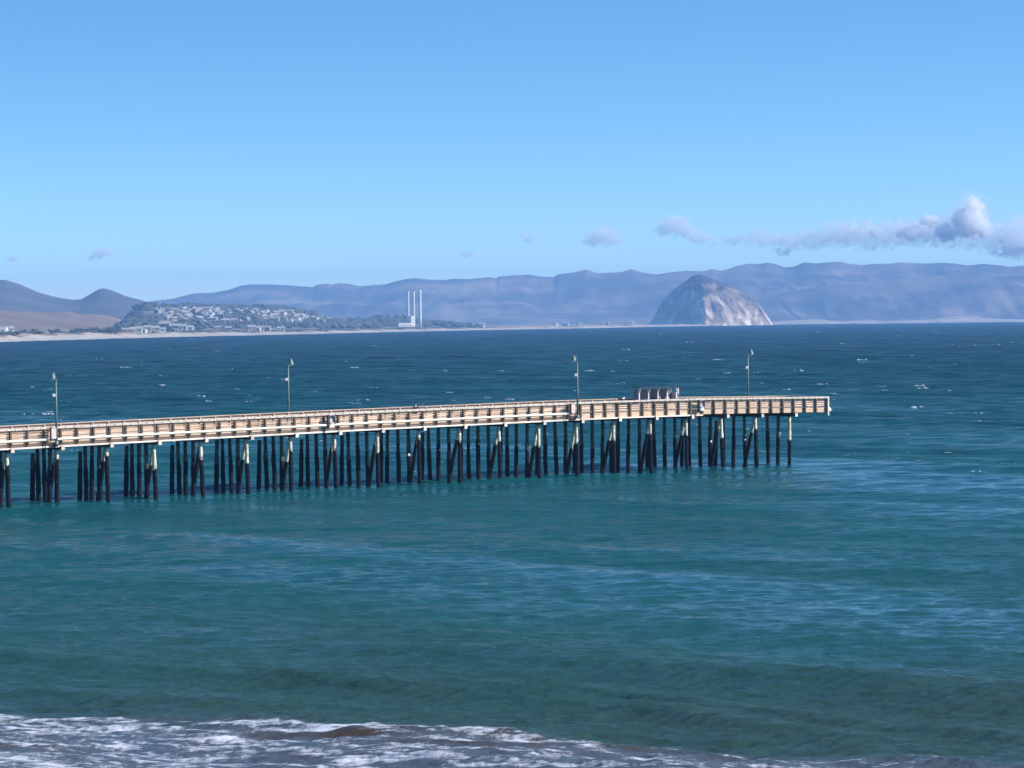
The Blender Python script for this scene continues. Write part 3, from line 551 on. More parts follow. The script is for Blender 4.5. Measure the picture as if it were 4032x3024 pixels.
def pile_mat(name, up1, up2, zt):
    m, b, L = newmat(name); b.inputs['Roughness'].default_value = 0.85; b.inputs['Specular IOR Level'].default_value = 0.15
    geo = N(m, 'ShaderNodeNewGeometry'); sp = N(m, 'ShaderNodeSeparateXYZ'); L.new(geo.outputs['Position'], sp.inputs[0])
    n1 = N(m, 'ShaderNodeTexNoise', Scale=0.55, Detail=5.0, Roughness=0.7); L.new(geo.outputs['Position'], n1.inputs['Vector'])
    a = N(m, 'ShaderNodeMath', operation='MULTIPLY_ADD'); L.new(n1.outputs['Fac'], a.inputs[0]); a.inputs[1].default_value = 3.4; oi = N(m, 'ShaderNodeObjectInfo'); zo = N(m, 'ShaderNodeMath', operation='MULTIPLY_ADD'); L.new(oi.outputs['Random'], zo.inputs[0]); zo.inputs[1].default_value = 1.3; L.new(sp.outputs['Z'], zo.inputs[2]); L.new(zo.outputs[0], a.inputs[2])
    r = N(m, 'ShaderNodeMapRange'); r.inputs['From Min'].default_value = zt + 1.45; r.inputs['From Max'].default_value = zt + 1.6; L.new(a.outputs[0], r.inputs[0])
    n2 = N(m, 'ShaderNodeTexNoise', Scale=3.0, Detail=6.0); L.new(geo.outputs['Position'], n2.inputs['Vector'])
    rp = N(m, 'ShaderNodeValToRGB'); e = rp.color_ramp.elements; e[0].position = 0.38; e[0].color = rgba(up1); e[1].position = 0.62; e[1].color = rgba(up2); L.new(n2.outputs['Fac'], rp.inputs[0])
    rd = N(m, 'ShaderNodeValToRGB'); e = rd.color_ramp.elements; e[0].position = 0.4; e[0].color = (0.003, 0.003, 0.006, 1); e[1].position = 0.7; e[1].color = (0.018, 0.015, 0.02, 1); L.new(n2.outputs['Fac'], rd.inputs[0])
    mx = N(m, 'ShaderNodeMix', data_type='RGBA'); L.new(r.outputs[0], mx.inputs['Factor']); L.new(rd.outputs[0], mx.inputs['A']); L.new(rp.outputs[0], mx.inputs['B'])
    L.new(mx.outputs['Result'], b.inputs['Base Color'])
    bp = N(m, 'ShaderNodeBump', Distance=0.04); L.new(n2.outputs['Fac'], bp.inputs['Height']); L.new(bp.outputs[0], b.inputs['Normal'])
    return m
P_front = pile_mat('sunlit_wrap_pile', (0.46, 0.44, 0.33), (0.76, 0.74, 0.60), 4.2)  # pale wrap on the front piles, sunlight put into its cream tone
P_in = pile_mat('shaded_timber_pile', (0.05, 0.06, 0.055), (0.13, 0.14, 0.12), 4.1)  # inner piles: shade under the deck put into the grey-green tops
def pile(mb, x, y, x1, y1, zt, r=0.16, thick=True):
    k = 12; pts = []; rad = []
    sw = rnd.uniform(2.6, 3.4); ox, oy = rnd.uniform(0, 6), rnd.uniform(0, 6)
    for i in range(k):
        f = i / (k - 1); z = zt + (-1.8 - zt) * f
        pts.append((x + (x1 - x) * f + 0.012 * math.sin(i * 1.3 + ox), y + (y1 - y) * f + 0.012 * math.sin(i * 1.7 + oy), z))
        rad.append(r * (1.02 + (0.24 if z < sw else 0) + rnd.uniform(-0.03, 0.07)))
    mb.tube(pts, rad, 10, 0.06)
def joint_offset(i): return rnd.uniform(-0.10, 0.10)
for i in range(-4, 20):
    s = i * BENT; zt = h(s) - 1.66
    cb = MB(); cb.box(s - 0.15, s + 0.15, -1.08, 5.75, zt - 0.33, zt); bent = cb.build('pile_bent', W_dark, pier)
    e_ = MB(); e_.box(s - 0.16, s + 0.16, -1.13, -1.085, zt - 0.34, zt - 0.004); e_.build('cap_end', W_pale, bent)
    zc = zt - 0.33; left = i < 4
    ks_ = float(np.interp(i, [0, 5, 9], [0.70, 0.82, 1.0]))
    for j, y in enumerate((0.0, 1.67 * ks_, 3.33 * ks_, 5.0 * ks_)):
        if i == 19 and j == 3: pass
        lean = -rnd.uniform(0.0, 0.14) + (0.12 if j == 0 else 0)
        a = MB(); pile(a, s + rnd.uniform(-0.05, 0.05), y, s + rnd.uniform(-0.16, 0.22), y - lean - rnd.uniform(0.0, 0.10), zc, 0.165 if j else 0.16)
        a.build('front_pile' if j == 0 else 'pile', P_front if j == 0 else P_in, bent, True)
    if i != 19:
        a = MB(); sx = rnd.uniform(0.02, 0.12); pile(a, s + sx, 0.16, s + sx, 2.25 + rnd.uniform(-0.3, 0.3), zc - 0.05, 0.15)
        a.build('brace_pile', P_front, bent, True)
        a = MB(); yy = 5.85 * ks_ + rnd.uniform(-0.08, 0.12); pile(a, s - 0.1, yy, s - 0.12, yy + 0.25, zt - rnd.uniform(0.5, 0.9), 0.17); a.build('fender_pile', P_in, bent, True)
    if i in (2, 5, 9, 13, 16, 17):                                   # spare pile beside the bent
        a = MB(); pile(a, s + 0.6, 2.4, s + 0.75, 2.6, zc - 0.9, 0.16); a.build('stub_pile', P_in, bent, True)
    if rnd.random() < 0.75:                                          # pale barnacle patch or tag on a pile
        a = MB(); a.blob((s + rnd.uniform(-0.05, 0.1), 1.52 + (rnd.choice((0, 1.66))), rnd.uniform(2.4, 3.4)), 0.13, 1, 0.3, (1, 0.5, 1.3)); a.build('barnacle_patch', M_pipe, bent)
S0, S1 = -4 * BENT, 19 * BENT + 3 * BAY + 0.1
nb = int(round((S1 - 0.1 - S0) / BAY))
# deck, joists, fascia, bottom waler, cap rails
dk = MB(); js = MB(); fa = MB(); wl = MB(); cap = MB(); farr = MB(); bolts = MB()
for k in range(nb):
    a, b_ = S0 + k * BAY, S0 + (k + 1) * BAY; ha, hb_ = h(a), h(b_); dz = hb_ - ha; g = 0.012
    for q in range(8):
        x = a + q * BAY / 8; dk.box(x + 0.006, x + BAY / 8 - 0.006, -0.36, 5.45, h(x) - 1.25, h(x) - 1.15 + rnd.uniform(0, 0.008))
    for y in (-0.30, 0.9, 2.1, 3.3, 4.5, 5.2): js.box(a, b_, y, y + 0.12, ha - 1.64, ha - 1.26, dz)
    fa.box(a + g, b_ - g, -0.60, -0.51, ha - 1.60 + rnd.uniform(-.01, .01), ha - 1.12, dz, 0.006)
    farr.box(a + g, b_ - g, 5.46, 5.55, ha - 1.60, ha - 1.12, dz)
    for q in range(4): farr.box(a, b_, 5.44, 5.48, ha - 0.95 + q * 0.225, ha - 0.78 + q * 0.225, dz)
    farr.box(a + 0.04, a + 0.16, 5.30, 5.42, ha - 1.6, ha - 0.06)
    farr.box(a + g, b_ - g, 5.28, 5.60, ha - 0.06, ha + 0.01, dz)
    if a < 76: wl.box(a + g, b_ - g, -0.86, -0.605, ha - 1.74, ha - 1.605, dz, 0.01)
    cap.box(a + rnd.uniform(0.003, .02), b_, -0.843, -0.44, ha - 0.055, ha, dz, 0.01); cap.box(a + 0.004, b_ - 0.004, -0.885, -0.845, ha - 0.16, ha - 0.004, dz, 0.004)
    for q in (0.25, 0.75):
        x = a + q * BAY; z = h(x) - 0.085; bolts.box(x - 0.035, x + 0.035, -0.905, -0.886, z - 0.03, z + 0.045)
W = dk.build('deck', W_deck, pier); js.build('joists', W_dark, pier); fa.build('fascia', W_rail, pier); wl.build('waler', W_pale, pier)
farr.build('far_railing', W_rail, pier)
near = cap.build('near_railing', W_pale, pier); bolts.build('bolts', M_bolt, near)
e_ = MB(); eh = h(S1)
for q in range(4): e_.box(S1 - 0.1, S1 - 0.06, -0.5, 5.4, eh - 0.95 + q * 0.225, eh - 0.78 + q * 0.225)
e_.box(S1 - 0.12, S1 + 0.2, -0.8, 5.6, eh - 0.052, eh + 0.012); e_.box(S1, S1 + 0.09, -0.5, 5.4, eh - 1.6, eh - 1.1)
for y in (0.9, 2.1, 3.3, 4.5): e_.box(S1 - 0.04, S1 + 0.1, y, y + 0.12, eh - 1.62, eh - 0.07)
e_.box(S1 - 0.02, S1 + 0.13, -0.82, -0.66, eh - 1.95, eh - 0.06)
e_.build('end_railing', W_pale, pier)
x3 = s_at(2274, -0.85)
pp = MB(); pts = []; s = S0
while s < x3 - 0.1: pts.append((s, -1.03, h(s) - 1.06)); s += BAY
pts.append((x3 - 0.15, -1.03, h(x3) - 1.06)); pp.tube(pts, 0.115, 12); pp.build('water_pipe', M_pipe, pier, True)
for k in range(nb + 1):
    a = S0 + k * BAY
    if a < x3:
        q = MB(); q.box(a + 0.02, a + 0.07, -1.1, -0.905, h(a) - 1.2, h(a) - 1.176); q.build('pipe_bracket', M_bolt, pier)
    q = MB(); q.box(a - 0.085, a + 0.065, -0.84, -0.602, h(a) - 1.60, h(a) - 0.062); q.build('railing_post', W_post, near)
    if k < nb:
        p_ = MB(); b_ = a + BAY
        for r_ in range(4):
            if rnd.random() < 0.0: continue
            zz_ = h(a) - 0.97 + r_ * 0.212; jt = rnd.uniform(-0.012, 0.012)
            p_.box(a + 0.0, b_ + 0.0, -0.600, -0.562, zz_ + jt, zz_ + 0.148 + jt, h(b_) - h(a) + rnd.uniform(-0.015, 0.015))
        p_.build('railing_panel', W_rail, near)

# things fixed along the pier front
M_grn = mat('painted_green_steel', (0.07, 0.13, 0.14), (0.13, 0.20, 0.21), scale=1.2, rough=0.45, stretch=(1, 1, 0.3))
M_lwh = mat('white_plastic', (0.78, 0.80, 0.80), rough=0.5)
M_ring = mat('grey_life_ring', (0.35, 0.34, 0.37), (0.5, 0.48, 0.5), scale=5)
M_blk = mat('black_enamel', (0.015, 0.02, 0.025), rough=0.5)
def pl(s, y, z): return Vector((PX0 + DX * s - DY * y, PY0 + DY * s + DX * y, z))
def lamp(px, yo, side, label, extra=False):
    s = s_at(px, yo); d = h(s) - 1.15; z0 = d - (0.35 if yo < 0 else 0.0); H = 5.4
    root = empty('street_lamp', pl(s, yo, z0), PANG)
    a = MB(); a.tube([(0, 0, 0), (0, 0, H * 0.5), (0, 0, H)], [0.105, 0.095, 0.08], 14); a.build('pole', M_grn, root, True)
    a = MB(); a.lathe(0, 0, [(0.19, 0), (0.19, 0.12), (0.12, 0.32)], 14); a.build('base', M_grn, root)
    arm = MB(); arm.tube([(0, 0, H - 0.05), (0, 0.02 * side, H + 0.30), (0, 0.16 * side, H + 0.62), (0, 0.36 * side, H + 0.74), (0, 0.52 * side, H + 0.66)], 0.032, 8); arm.build('arm', M_grn, root, True)
    sh = MB(); cy = 0.52 * side; sh.lathe(0, cy, [(0.27, H + 0.14), (0.25, H + 0.22), (0.17, H + 0.42), (0.10, H + 0.56), (0.05, H + 0.68)], 18); sh.build('lamp_shade', M_grn, root)
    gl = MB(); gl.lathe(0, cy, [(0.10, H + 0.02), (0.19, H + 0.135)], 16); gl.build('lens', M_lwh, root)
    bx = MB(); bx.box(-0.36, -0.105, -0.12, 0.12, H - 1.35, H - 1.10); bx.build('control_box', M_ring, root)
    bd = MB(); bd.lathe(0, 0, [(0.13, H - 0.03), (0.13, H + 0.04), (0.04, H + 0.10)], 14); bd.build('pole_cap', M_grn, root)
    if extra:
        c = MB(); c.tube([(0.05, 0, H - 0.42), (0.3, -0.02, H - 0.42)], 0.03, 8); c.box(0.26, 0.62, -0.09, 0.09, H - 0.53, H - 0.34, -0.05); c.build('camera_housing', M_lwh, root)
    tag(root, label, 'street lamp', 'street lamps along the pier')
lamp(221, -1.2, 1, 'green lamp post on the near railing at the left end of the pier')
lamp(1136, 5.75, -1, 'green lamp post behind the far railing, its hood turned right, second from the left')
lamp(2274, -1.2, 1, 'green lamp post on the near railing with a small camera housing near its top')
lamp(2946, 5.75, -1, 'green lamp post behind the far railing closest to the seaward end of the pier')
M_pink = mat('faded_pink_steel', (0.62, 0.47, 0.43), (0.74, 0.60, 0.56), scale=3, rough=0.6)
M_rust = mat('dark_rusty_iron', (0.05, 0.03, 0.03), (0.12, 0.07, 0.06), scale=4, rough=0.8)
def utility(px, label):
    s = s_at(px, -1.15); z = h(s) - 0.98; r = empty('utility_box', pl(s, -1.15, z), PANG)
    a = MB(); a.box(-0.22, 0.22, -0.14, 0.14, 0.0, 0.85); a.build('body', M_pink, r); a = MB(); a.box(-0.25, 0.25, -0.17, 0.17, 0.85, 0.9); a.build('lid', M_pink, r)
    a = MB()
    for k in range(7): a.box(-0.56, -0.28, -0.03, 0.0, -0.5 + k * 0.22, -0.46 + k * 0.22)
    a.box(-0.58, -0.54, -0.04, 0.02, -0.6, 0.98); a.box(-0.30, -0.26, -0.04, 0.02, -0.6, 0.98); a.build('rungs', M_rust, r)
    a = MB(); a.tube([(0.3, 0, 0.3), (0.34, -0.02, -0.2), (0.2, -0.02, -0.5), (0.3, 0, -0.66)], 0.06, 8); a.build('conduit', M_rust, r)
    a = MB(); a.box(-0.05, 0.5, 0.02, 0.16, -0.7, -0.3); a.build('junction_box', M_rust, r)
    tag(r, label, 'utility box', 'utility boxes beside the near lamp posts')
utility(208, 'faded pink metal box with rungs left of the leftmost lamp post'); utility(2254, 'faded pink metal box with rungs beside the lamp post that carries a camera')
def ringst(px, label):
    s = s_at(px, -1.12); z = h(s) - 1.0; r = empty('life_ring_station', pl(s, -1.12, z), PANG)
    a = MB(); a.box(-0.50, -0.32, -0.1, 0.12, -0.42, 0.86); a.build('post', M_blk, r)
    a = MB(); pts = [(0.02 + 0.30 * math.cos(t), -0.02, 0.40 + 0.38 * math.sin(t)) for t in np.linspace(0, 6.283, 19)]; a.tube(pts, 0.07, 8); a.build('life_ring', M_ring, r, True)
    a = MB(); a.box(-0.30, 0.30, 0.03, 0.07, 0.02, 0.80); a.build('back_board', M_ring, r)
    a = MB(); a.tube([(-0.28, -0.05, 0.50), (-0.18, -0.08, 0.72), (0.05, -0.1, 0.80), (0.24, -0.08, 0.66), (0.30, -0.05, 0.3), (0.28, -0.05, 0.02)], 0.05, 8); a.build('rope', M_blk, r)
    a = MB(); a.box(-0.26, 0.20, -0.1, 0.08, -0.20, 0.0); a.build('throw_bag', M_lwh, r)
    tag(r, label, 'life ring', 'life ring stations on the near railing')
ringst(1306, 'grey life ring with dark rope on the near railing left of the pier middle'); ringst(2764, 'grey life ring with dark rope on the railing between shelter and pier end')
s = S1 + 0.25; fl = empty('float_buoy', pl(s, -0.55, h(S1) - 1.62), PANG)
a = MB(); a.lathe(0.08, 0, [(0.06, 0.0), (0.2, 0.06), (0.25, 0.25), (0.2, 0.44), (0.06, 0.5)], 16); a.build('body', M_lwh, fl, True)
a = MB(); a.tube([(0.25, 0, 0.2), (0.5, 0, 0.22), (0.55, 0, 0.3)], 0.025, 6); a.tube([(0.08, 0, 0.5), (-0.2, 0, 0.9), (-0.24, 0, 1.4)], 0.015, 6); a.build('rope', M_lwh, fl)
tag(fl, 'white round float hanging off the seaward end corner of the pier', 'float')

# shelter on the deck
def shelter():
    sL = s_at(2512, 3.6); W_, Dp = 4.9, 0.85; z = h(sL + 2.4) - 1.15
    r = empty('wind_shelter', pl(sL, 3.4, z), PANG); HT = 2.22; n = 4
    M_pst = mat('pale_painted_timber', (0.60, 0.62, 0.64), (0.74, 0.76, 0.78), scale=3)
    M_pan = mat('dark_screen_panel', (0.15, 0.145, 0.18), (0.20, 0.19, 0.23), scale=2, rough=0.6)
    for k in range(n + 1):
        x = k * W_ / n
        a = MB(); a.box(x - 0.055, x + 0.055, -0.05, 0.07, 0, HT - 0.1); a.build('post', M_pst, r); a = MB(); a.box(x - 0.05, x + 0.05, Dp - 0.12, Dp, 0, HT - 0.14); a.build('rear_post', M_pan, r)
        a = MB(); a.quad8([(x - .06, -0.30, HT - 0.14), (x + .06, -0.30, HT - 0.14), (x + .06, 0.0, HT - 0.62), (x - .06, 0.0, HT - 0.62), (x - .06, -0.30, HT - 0.02), (x + .06, -0.30, HT - 0.02), (x + .06, 0.0, HT - 0.42), (x - .06, 0.0, HT - 0.42)]); a.build('knee_brace', M_pst, r)
        if k < n:
            a = MB(); a.box(x + 0.06, x + W_ / n - 0.06, Dp - 0.09, Dp - 0.05, 0.12, HT - 0.22); a.build('screen', M_pan, r)
    for x in (0.0, W_):
        a = MB(); a.box(x - 0.02, x + 0.02, 0.08, Dp - 0.13, 0.3, HT - 0.5); a.build('end_screen', M_pst if x else M_pan, r)
    a = MB(); a.box(-0.12, W_ + 0.12, -0.5, Dp + 0.08, HT, HT + 0.06); a.build('roof', W_dark, r)
    a = MB(); a.box(0.1, W_ - 0.1, 0.12, 0.6, 0.58, 0.63)
    for x in (0.3, 1.7, 3.1, 4.5): a.box(x, x + 0.08, 0.15, 0.55, 0, 0.579)
    a.build('bench', W_deck, r)
    tag(r, 'open timber wind shelter with dark screens and pale posts on the pier deck', 'shelter'); return r, sL, z
shel, SHS, SHZ = shelter()
o = MB(); o.tube([(0, 0, 0), (0.1, 0, 1.35), (0.16, 0.02, 2.15)], 0.04, 8); o.box(0.06, 0.26, -0.02, 0.02, 1.55, 2.1)
o = o.build('leaning_sign', M_ring); sx = s_at(2666, 3.6); o.location = pl(sx, 3.6, h(sx) - 1.15); o.rotation_euler = (0, 0, PANG); tag(o, 'thin pale sign post leaning just right of the wind shelter', 'sign post')

# ---------------------------------------------------------------- people and birds
def skin_mesh(name, nodes, edges, m, parent=None, sub=1):
    me = bpy.data.meshes.new(name); me.from_pydata([n[0] for n in nodes], edges, []); me.update()
    o = bpy.data.objects.new(name, me); C.objects.link(o)
    if parent: o.parent = parent
    o.modifiers.new('skin', 'SKIN'); sv = me.skin_vertices[0].data if me.skin_vertices else None
    if sv is None:
        bpy.context.view_layer.update(); bm = bmesh.new(); bm.from_mesh(me); bm.verts.layers.skin.verify(); bm.to_mesh(me); bm.free(); sv = me.skin_vertices[0].data
    for i, n in enumerate(nodes): sv[i].radius = (n[1], n[1] if len(n) < 3 else n[2]); sv[i].use_root = (i == 0)
    q = o.modifiers.new('sub', 'SUBSURF'); q.levels = sub; q.render_levels = sub
    me.materials.append(m); return o
M_skin = mat('skin', (0.45, 0.28, 0.20), (0.52, 0.33, 0.24), scale=8, rough=0.6)
def cloth(name, c): return mat(name, c, tuple(v * 1.3 for v in c), scale=6, rough=0.9)
def person(loc, rz, pose, jacket, trousers, hat, label, group=None):
    root = empty('person', loc, rz)      # faces -y
    if pose == 'stand':
        hip = 0.92; nodes = {'pel': (0, 0, hip, .14, .11), 'chest': (0, -.04, 1.30, .16, .11), 'neck': (0, -.06, 1.50, .055, .055), 'head': (0, -.09, 1.64, .085, .10), 'top': (0, -.08, 1.72, .06, .07)}
        for sd, s_ in (('l', -1), ('r', 1)):
            nodes.update({sd + 'sh': (.19 * s_, -.05, 1.44, .06, .06), sd + 'el': (.25 * s_, -.16, 1.20, .045, .045), sd + 'wr': (.16 * s_, -.40, 1.17, .03, .03), sd + 'hd': (.14 * s_, -.47, 1.17, .038, .02), sd + 'th': (.10 * s_, 0, hip - .06, .09, .09), sd + 'kn': (.11 * s_, -.01, .50, .06, .06), sd + 'an': (.12 * s_, .02, .09, .042, .042), sd + 'to': (.13 * s_, -.15, .045, .035, .03)})
    else:
        nodes = {'pel': (0, 0.05, 0.55, .15, .13), 'chest': (0, 0, 0.95, .16, .12), 'neck': (0, -.04, 1.14, .055, .055), 'head': (0, -.08, 1.28, .085, .10), 'top': (0, -.07, 1.36, .06, .07)}
        for sd, s_ in (('l', -1), ('r', 1)):
            nodes.update({sd + 'sh': (.19 * s_, -.02, 1.08, .06, .06), sd + 'el': (.25 * s_, -.12, .82, .045, .045), sd + 'wr': (.12 * s_, -.34, .74, .03, .03), sd + 'hd': (.09 * s_, -.40, .74, .038, .02), sd + 'th': (.10 * s_, -.04, .54, .09, .09), sd + 'kn': (.13 * s_, -.44, .53, .06, .06), sd + 'an': (.13 * s_, -.46, .09, .042, .042), sd + 'to': (.14 * s_, -.62, .045, .035, .03)})
    names = list(nodes); E = [('pel', 'chest'), ('chest', 'neck'), ('neck', 'head'), ('head', 'top')]
    for sd, s_ in (('l', -1), ('r', 1)):
        E += [('chest', sd + 'sh'), (sd + 'sh', sd + 'el'), (sd + 'el', sd + 'wr'), (sd + 'wr', sd + 'hd'), ('pel', sd + 'th'), (sd + 'th', sd + 'kn'), (sd + 'kn', sd + 'an'), (sd + 'an', sd + 'to')]
        hx = Vector(nodes[sd + 'hd'][:3])
        for k, (fx, ln) in enumerate(((-.03, .065), (-.01, .078), (.01, .074), (.028, .06))):
            n1, n2 = sd + 'f%da' % k, sd + 'f%db' % k
            nodes[n1] = (hx.x + fx, hx.y - .045, hx.z, .009, .009); nodes[n2] = (hx.x + fx, hx.y - .05 - ln * .6, hx.z - ln * .5, .008, .008); E += [(sd + 'hd', n1), (n1, n2)]
        nodes[sd + 't'] = (hx.x - s_ * .055, hx.y - .03, hx.z - .01, .009, .009); E.append((sd + 'hd', sd + 't'))
    names = list(nodes)
    skin_mesh('body', [(nodes[k][:3], nodes[k][3], nodes[k][4]) for k in names], [(names.index(a), names.index(b)) for a, b in E], M_skin, root)
    def sub(nm, ks, es, m, gr): skin_mesh(nm, [(nodes[k][:3], nodes[k][3] * gr, nodes[k][4] * gr) for k in ks], [(ks.index(a), ks.index(b)) for a, b in es], m, root)
    k = ['pel', 'chest', 'lsh', 'lel', 'lwr', 'rsh', 'rel', 'rwr']; sub('jacket', k, [('pel', 'chest'), ('chest', 'lsh'), ('lsh', 'lel'), ('lel', 'lwr'), ('chest', 'rsh'), ('rsh', 'rel'), ('rel', 'rwr')], jacket, 1.25)
    k = ['pel', 'lth', 'lkn', 'lan', 'rth', 'rkn', 'ran']; sub('trousers', k, [('pel', 'lth'), ('lth', 'lkn'), ('lkn', 'lan'), ('pel', 'rth'), ('rth', 'rkn'), ('rkn', 'ran')], trousers, 1.2)
    hd = Vector(nodes['head'][:3]); a = MB(); a.blob((hd.x, hd.y + .015, hd.z + .055), 0.108, 2, 0.02, (1, 1.1, 0.75)); a.build('hair', hat, root, True)
    a = MB(); a.blob((hd.x, hd.y - .105, hd.z - .01), 0.018, 1, 0.0, (0.8, 1.2, 1.5)); a.build('nose', M_skin, root)
    for sx_ in (-1, 1):
        a = MB(); a.blob((hd.x + sx_ * .033, hd.y - .092, hd.z + .015), 0.011, 1, 0.0); a.build('eye', M_blk, root)
    a = MB(); a.box(hd.x - .025, hd.x + .025, hd.y - .098, hd.y - .085, hd.z - .052, hd.z - .044); a.build('mouth', M_rust, root)
    for nm, kk in (('shoe', 'lto'), ('shoe', 'rto')):
        q = nodes[kk]; a = MB(); a.blob((q[0], q[1] + .07, .05), .06, 1, 0.0, (0.8, 2.1, 0.75)); a.build(nm, M_blk, root, True)
    tag(root, label, 'person', group); return root
J_navy, J_pur, J_dark = cloth('navy_jacket', (0.012, 0.018, 0.05)), cloth('plum_jacket', (0.06, 0.02, 0.06)), cloth('dark_cloth', (0.015, 0.015, 0.022)); J_pale = cloth('pale_cloth', (0.45, 0.42, 0.5))
s = s_at(1640, -0.2); person(pl(s, 0.02, h(s) - 1.14), PANG, 'stand', J_navy, J_dark, J_dark, 'person in a navy jacket leaning on the near railing at the pier middle')
rod = MB(); rod.tube([(0, 0, 0), (0.25, -0.3, 0.45), (0.45, -0.75, 1.0)], [0.018, 0.014, 0.008], 6); rod = rod.build('fishing_rod', M_ring); rod.location = pl(s + 0.12, -0.42, h(s) + 0.02); rod.rotation_euler = (0, 0, PANG); tag(rod, 'thin grey fishing rod held over the railing at the pier middle', 'fishing rod')
for dx_, jk, tr, ht, lb in ((2.75, J_pur, J_dark, J_dark, 'person in a plum jacket sitting left of another under the wind shelter'), (3.75, J_pale, J_dark, J_dark, 'person in a pale top sitting at the right inside the wind shelter')):
    person(pl(SHS + dx_, 3.4 + 0.16, SHZ + 0.15), PANG, 'sit', jk, tr, ht, lb)
M_gw = mat('white_feathers', (0.75, 0.75, 0.76), (0.6, 0.6, 0.62), scale=10); M_gd = mat('dark_feathers', (0.03, 0.03, 0.035), (0.06, 0.06, 0.07), scale=10)
def bird(px, yo, rz, bodym, wingm, label, zoff=0.0, sc_=1.0):
    s = s_at(px, yo); r = empty('seagull', pl(s, yo, h(s) + zoff), PANG + rz)
    skin_mesh('body', [((0, 0, .20), .075, .08), ((-.14, 0, .19), .05, .05), ((-.30, 0, .16), .02, .03), ((.10, 0, .24), .05, .055), ((.15, 0, .33), .038, .04), ((.20, 0, .36), .035, .038)], [(0, 1), (1, 2), (0, 3), (3, 4), (4, 5)], bodym, r)
    for sd in (-1, 1):
        a = MB(); a.blob((-.08, .075 * sd, .20), 0.1, 2, 0.02, (2.0, 0.22, 0.6)); a.build('wing', wingm, r, True)
        a = MB(); a.tube([(0, .03 * sd, 0.0), (0, .03 * sd, .14)], .008, 5); a.build('leg', M_rust, r)
    a = MB(); a.tube([(.23, 0, .36), (.31, 0, .345)], [.015, .004], 6); a.build('beak', M_rust, r)
    r.scale = (sc_,) * 3; tag(r, label, 'bird')
bird(2441, -0.62, 2.6, M_gd, M_gd, 'dark bird perched on the railing left of the wind shelter'); bird(2455, -0.62, 0.3, M_gw, M_gw, 'white gull perched on the railing beside a dark bird, left of the shelter')

# ---------------------------------------------------------------- boat
def boat():
    p = at(3555, 1276.5, 7070); r = empty('motor_boat', (p.x, 7070, 0), -0.5); r.scale = (1.2,) * 3
    L_, B_ = 9.0, 3.0; xs = np.linspace(-L_ / 2, L_ / 2, 9); mb = MB(); n = 7
    for k, x in enumerate(xs):
        f = max(0.02, 1 - max(0, (x - 0.5) / (L_ / 2 - 0.4)) ** 2); zt = 1.2 + 0.5 * (k / 8) ** 2
        for i in range(n):
            a = i / (n - 1) * 2 - 1; mb.v.append((x, a * B_ / 2 * f, -0.3 + (zt + 0.3) * abs(a) ** 1.6))
    for k in range(8):
        for i in range(n - 1): q = k * n + i; mb.f.append((q, q + 1, q + n + 1, q + n))
    for k in range(8): mb.f.append((k * n, k * n + n, k * n + 2 * n - 1, k * n + n - 1))
    mb.f.append(tuple(range(n))); mb.build('hull', M_lwh, r)
    a = MB(); a.box(-1.2, 1.8, -1.0, 1.0, 1.2, 3.2); a.box(-1.0, 1.3, -0.8, 0.8, 3.2, 4.2); a.build('cabin', M_lwh, r)
    a = MB(); a.box(1.81, 1.86, -0.85, 0.85, 2.1, 2.8); a.build('windscreen', M_glass, r)
    a = MB(); a.tube([(-0.5, 0, 4.2), (-0.5, 0, 6)], 0.06, 6); a.build('mast', M_lwh, r)
    tag(r, 'small white motor boat far out on the water right of the great rock', 'boat')
boat()

# ---------------------------------------------------------------- whitecaps
M_cap = mat('whitecap_foam', (0.13, 0.20, 0.25), (0.36, 0.43, 0.48), scale=1.5, rough=0.9)
wc = MB(); n = 0
while n < 420:
    py = 1300 + (rnd.random() ** 1.25) * 560; px = rnd.uniform(-700, 4700); d = ray(px, py)
    if d.z > -0.0022: continue
    t = -CAMZ / d.z; X, Y = d.x * t, d.y * t
    lim = np.interp(px, [a[0] for a in SH] + [3200, 4800], [a[1] for a in SH] + [1279, 1272])
    if py < lim + 4 or py < 1287 - 0.0105 * 0: continue
    size = min(1.0, 0.25 + Y / 1400) * rnd.choice([0.6, 0.9, 1.2, 1.8]) * (1 if Y < 2500 else 1.5)
    size *= 0.45 if Y < 450 else 0.75; ln = size * rnd.uniform(0.9, 2.6); hgt = size * rnd.uniform(0.2, 0.42) ; ang = rnd.uniform(-0.35, 0.35)
    m_ = rnd.randint(2, 4)
    for q in range(m_):
        u = (q / (m_ - 1) - 0.5) * ln; wc.blob((X + u * math.cos(ang), Y + u * math.sin(ang) + rnd.uniform(-.2, .2), hgt * 0.2), hgt * rnd.uniform(0.6, 1.0), 1, 0.35, (2.0, 1.4, 1.0))
    n += 1
tag(wc.build('whitecaps', M_cap), 'small white wave crests scattered over the windy bay', 'whitecaps', kind='stuff')

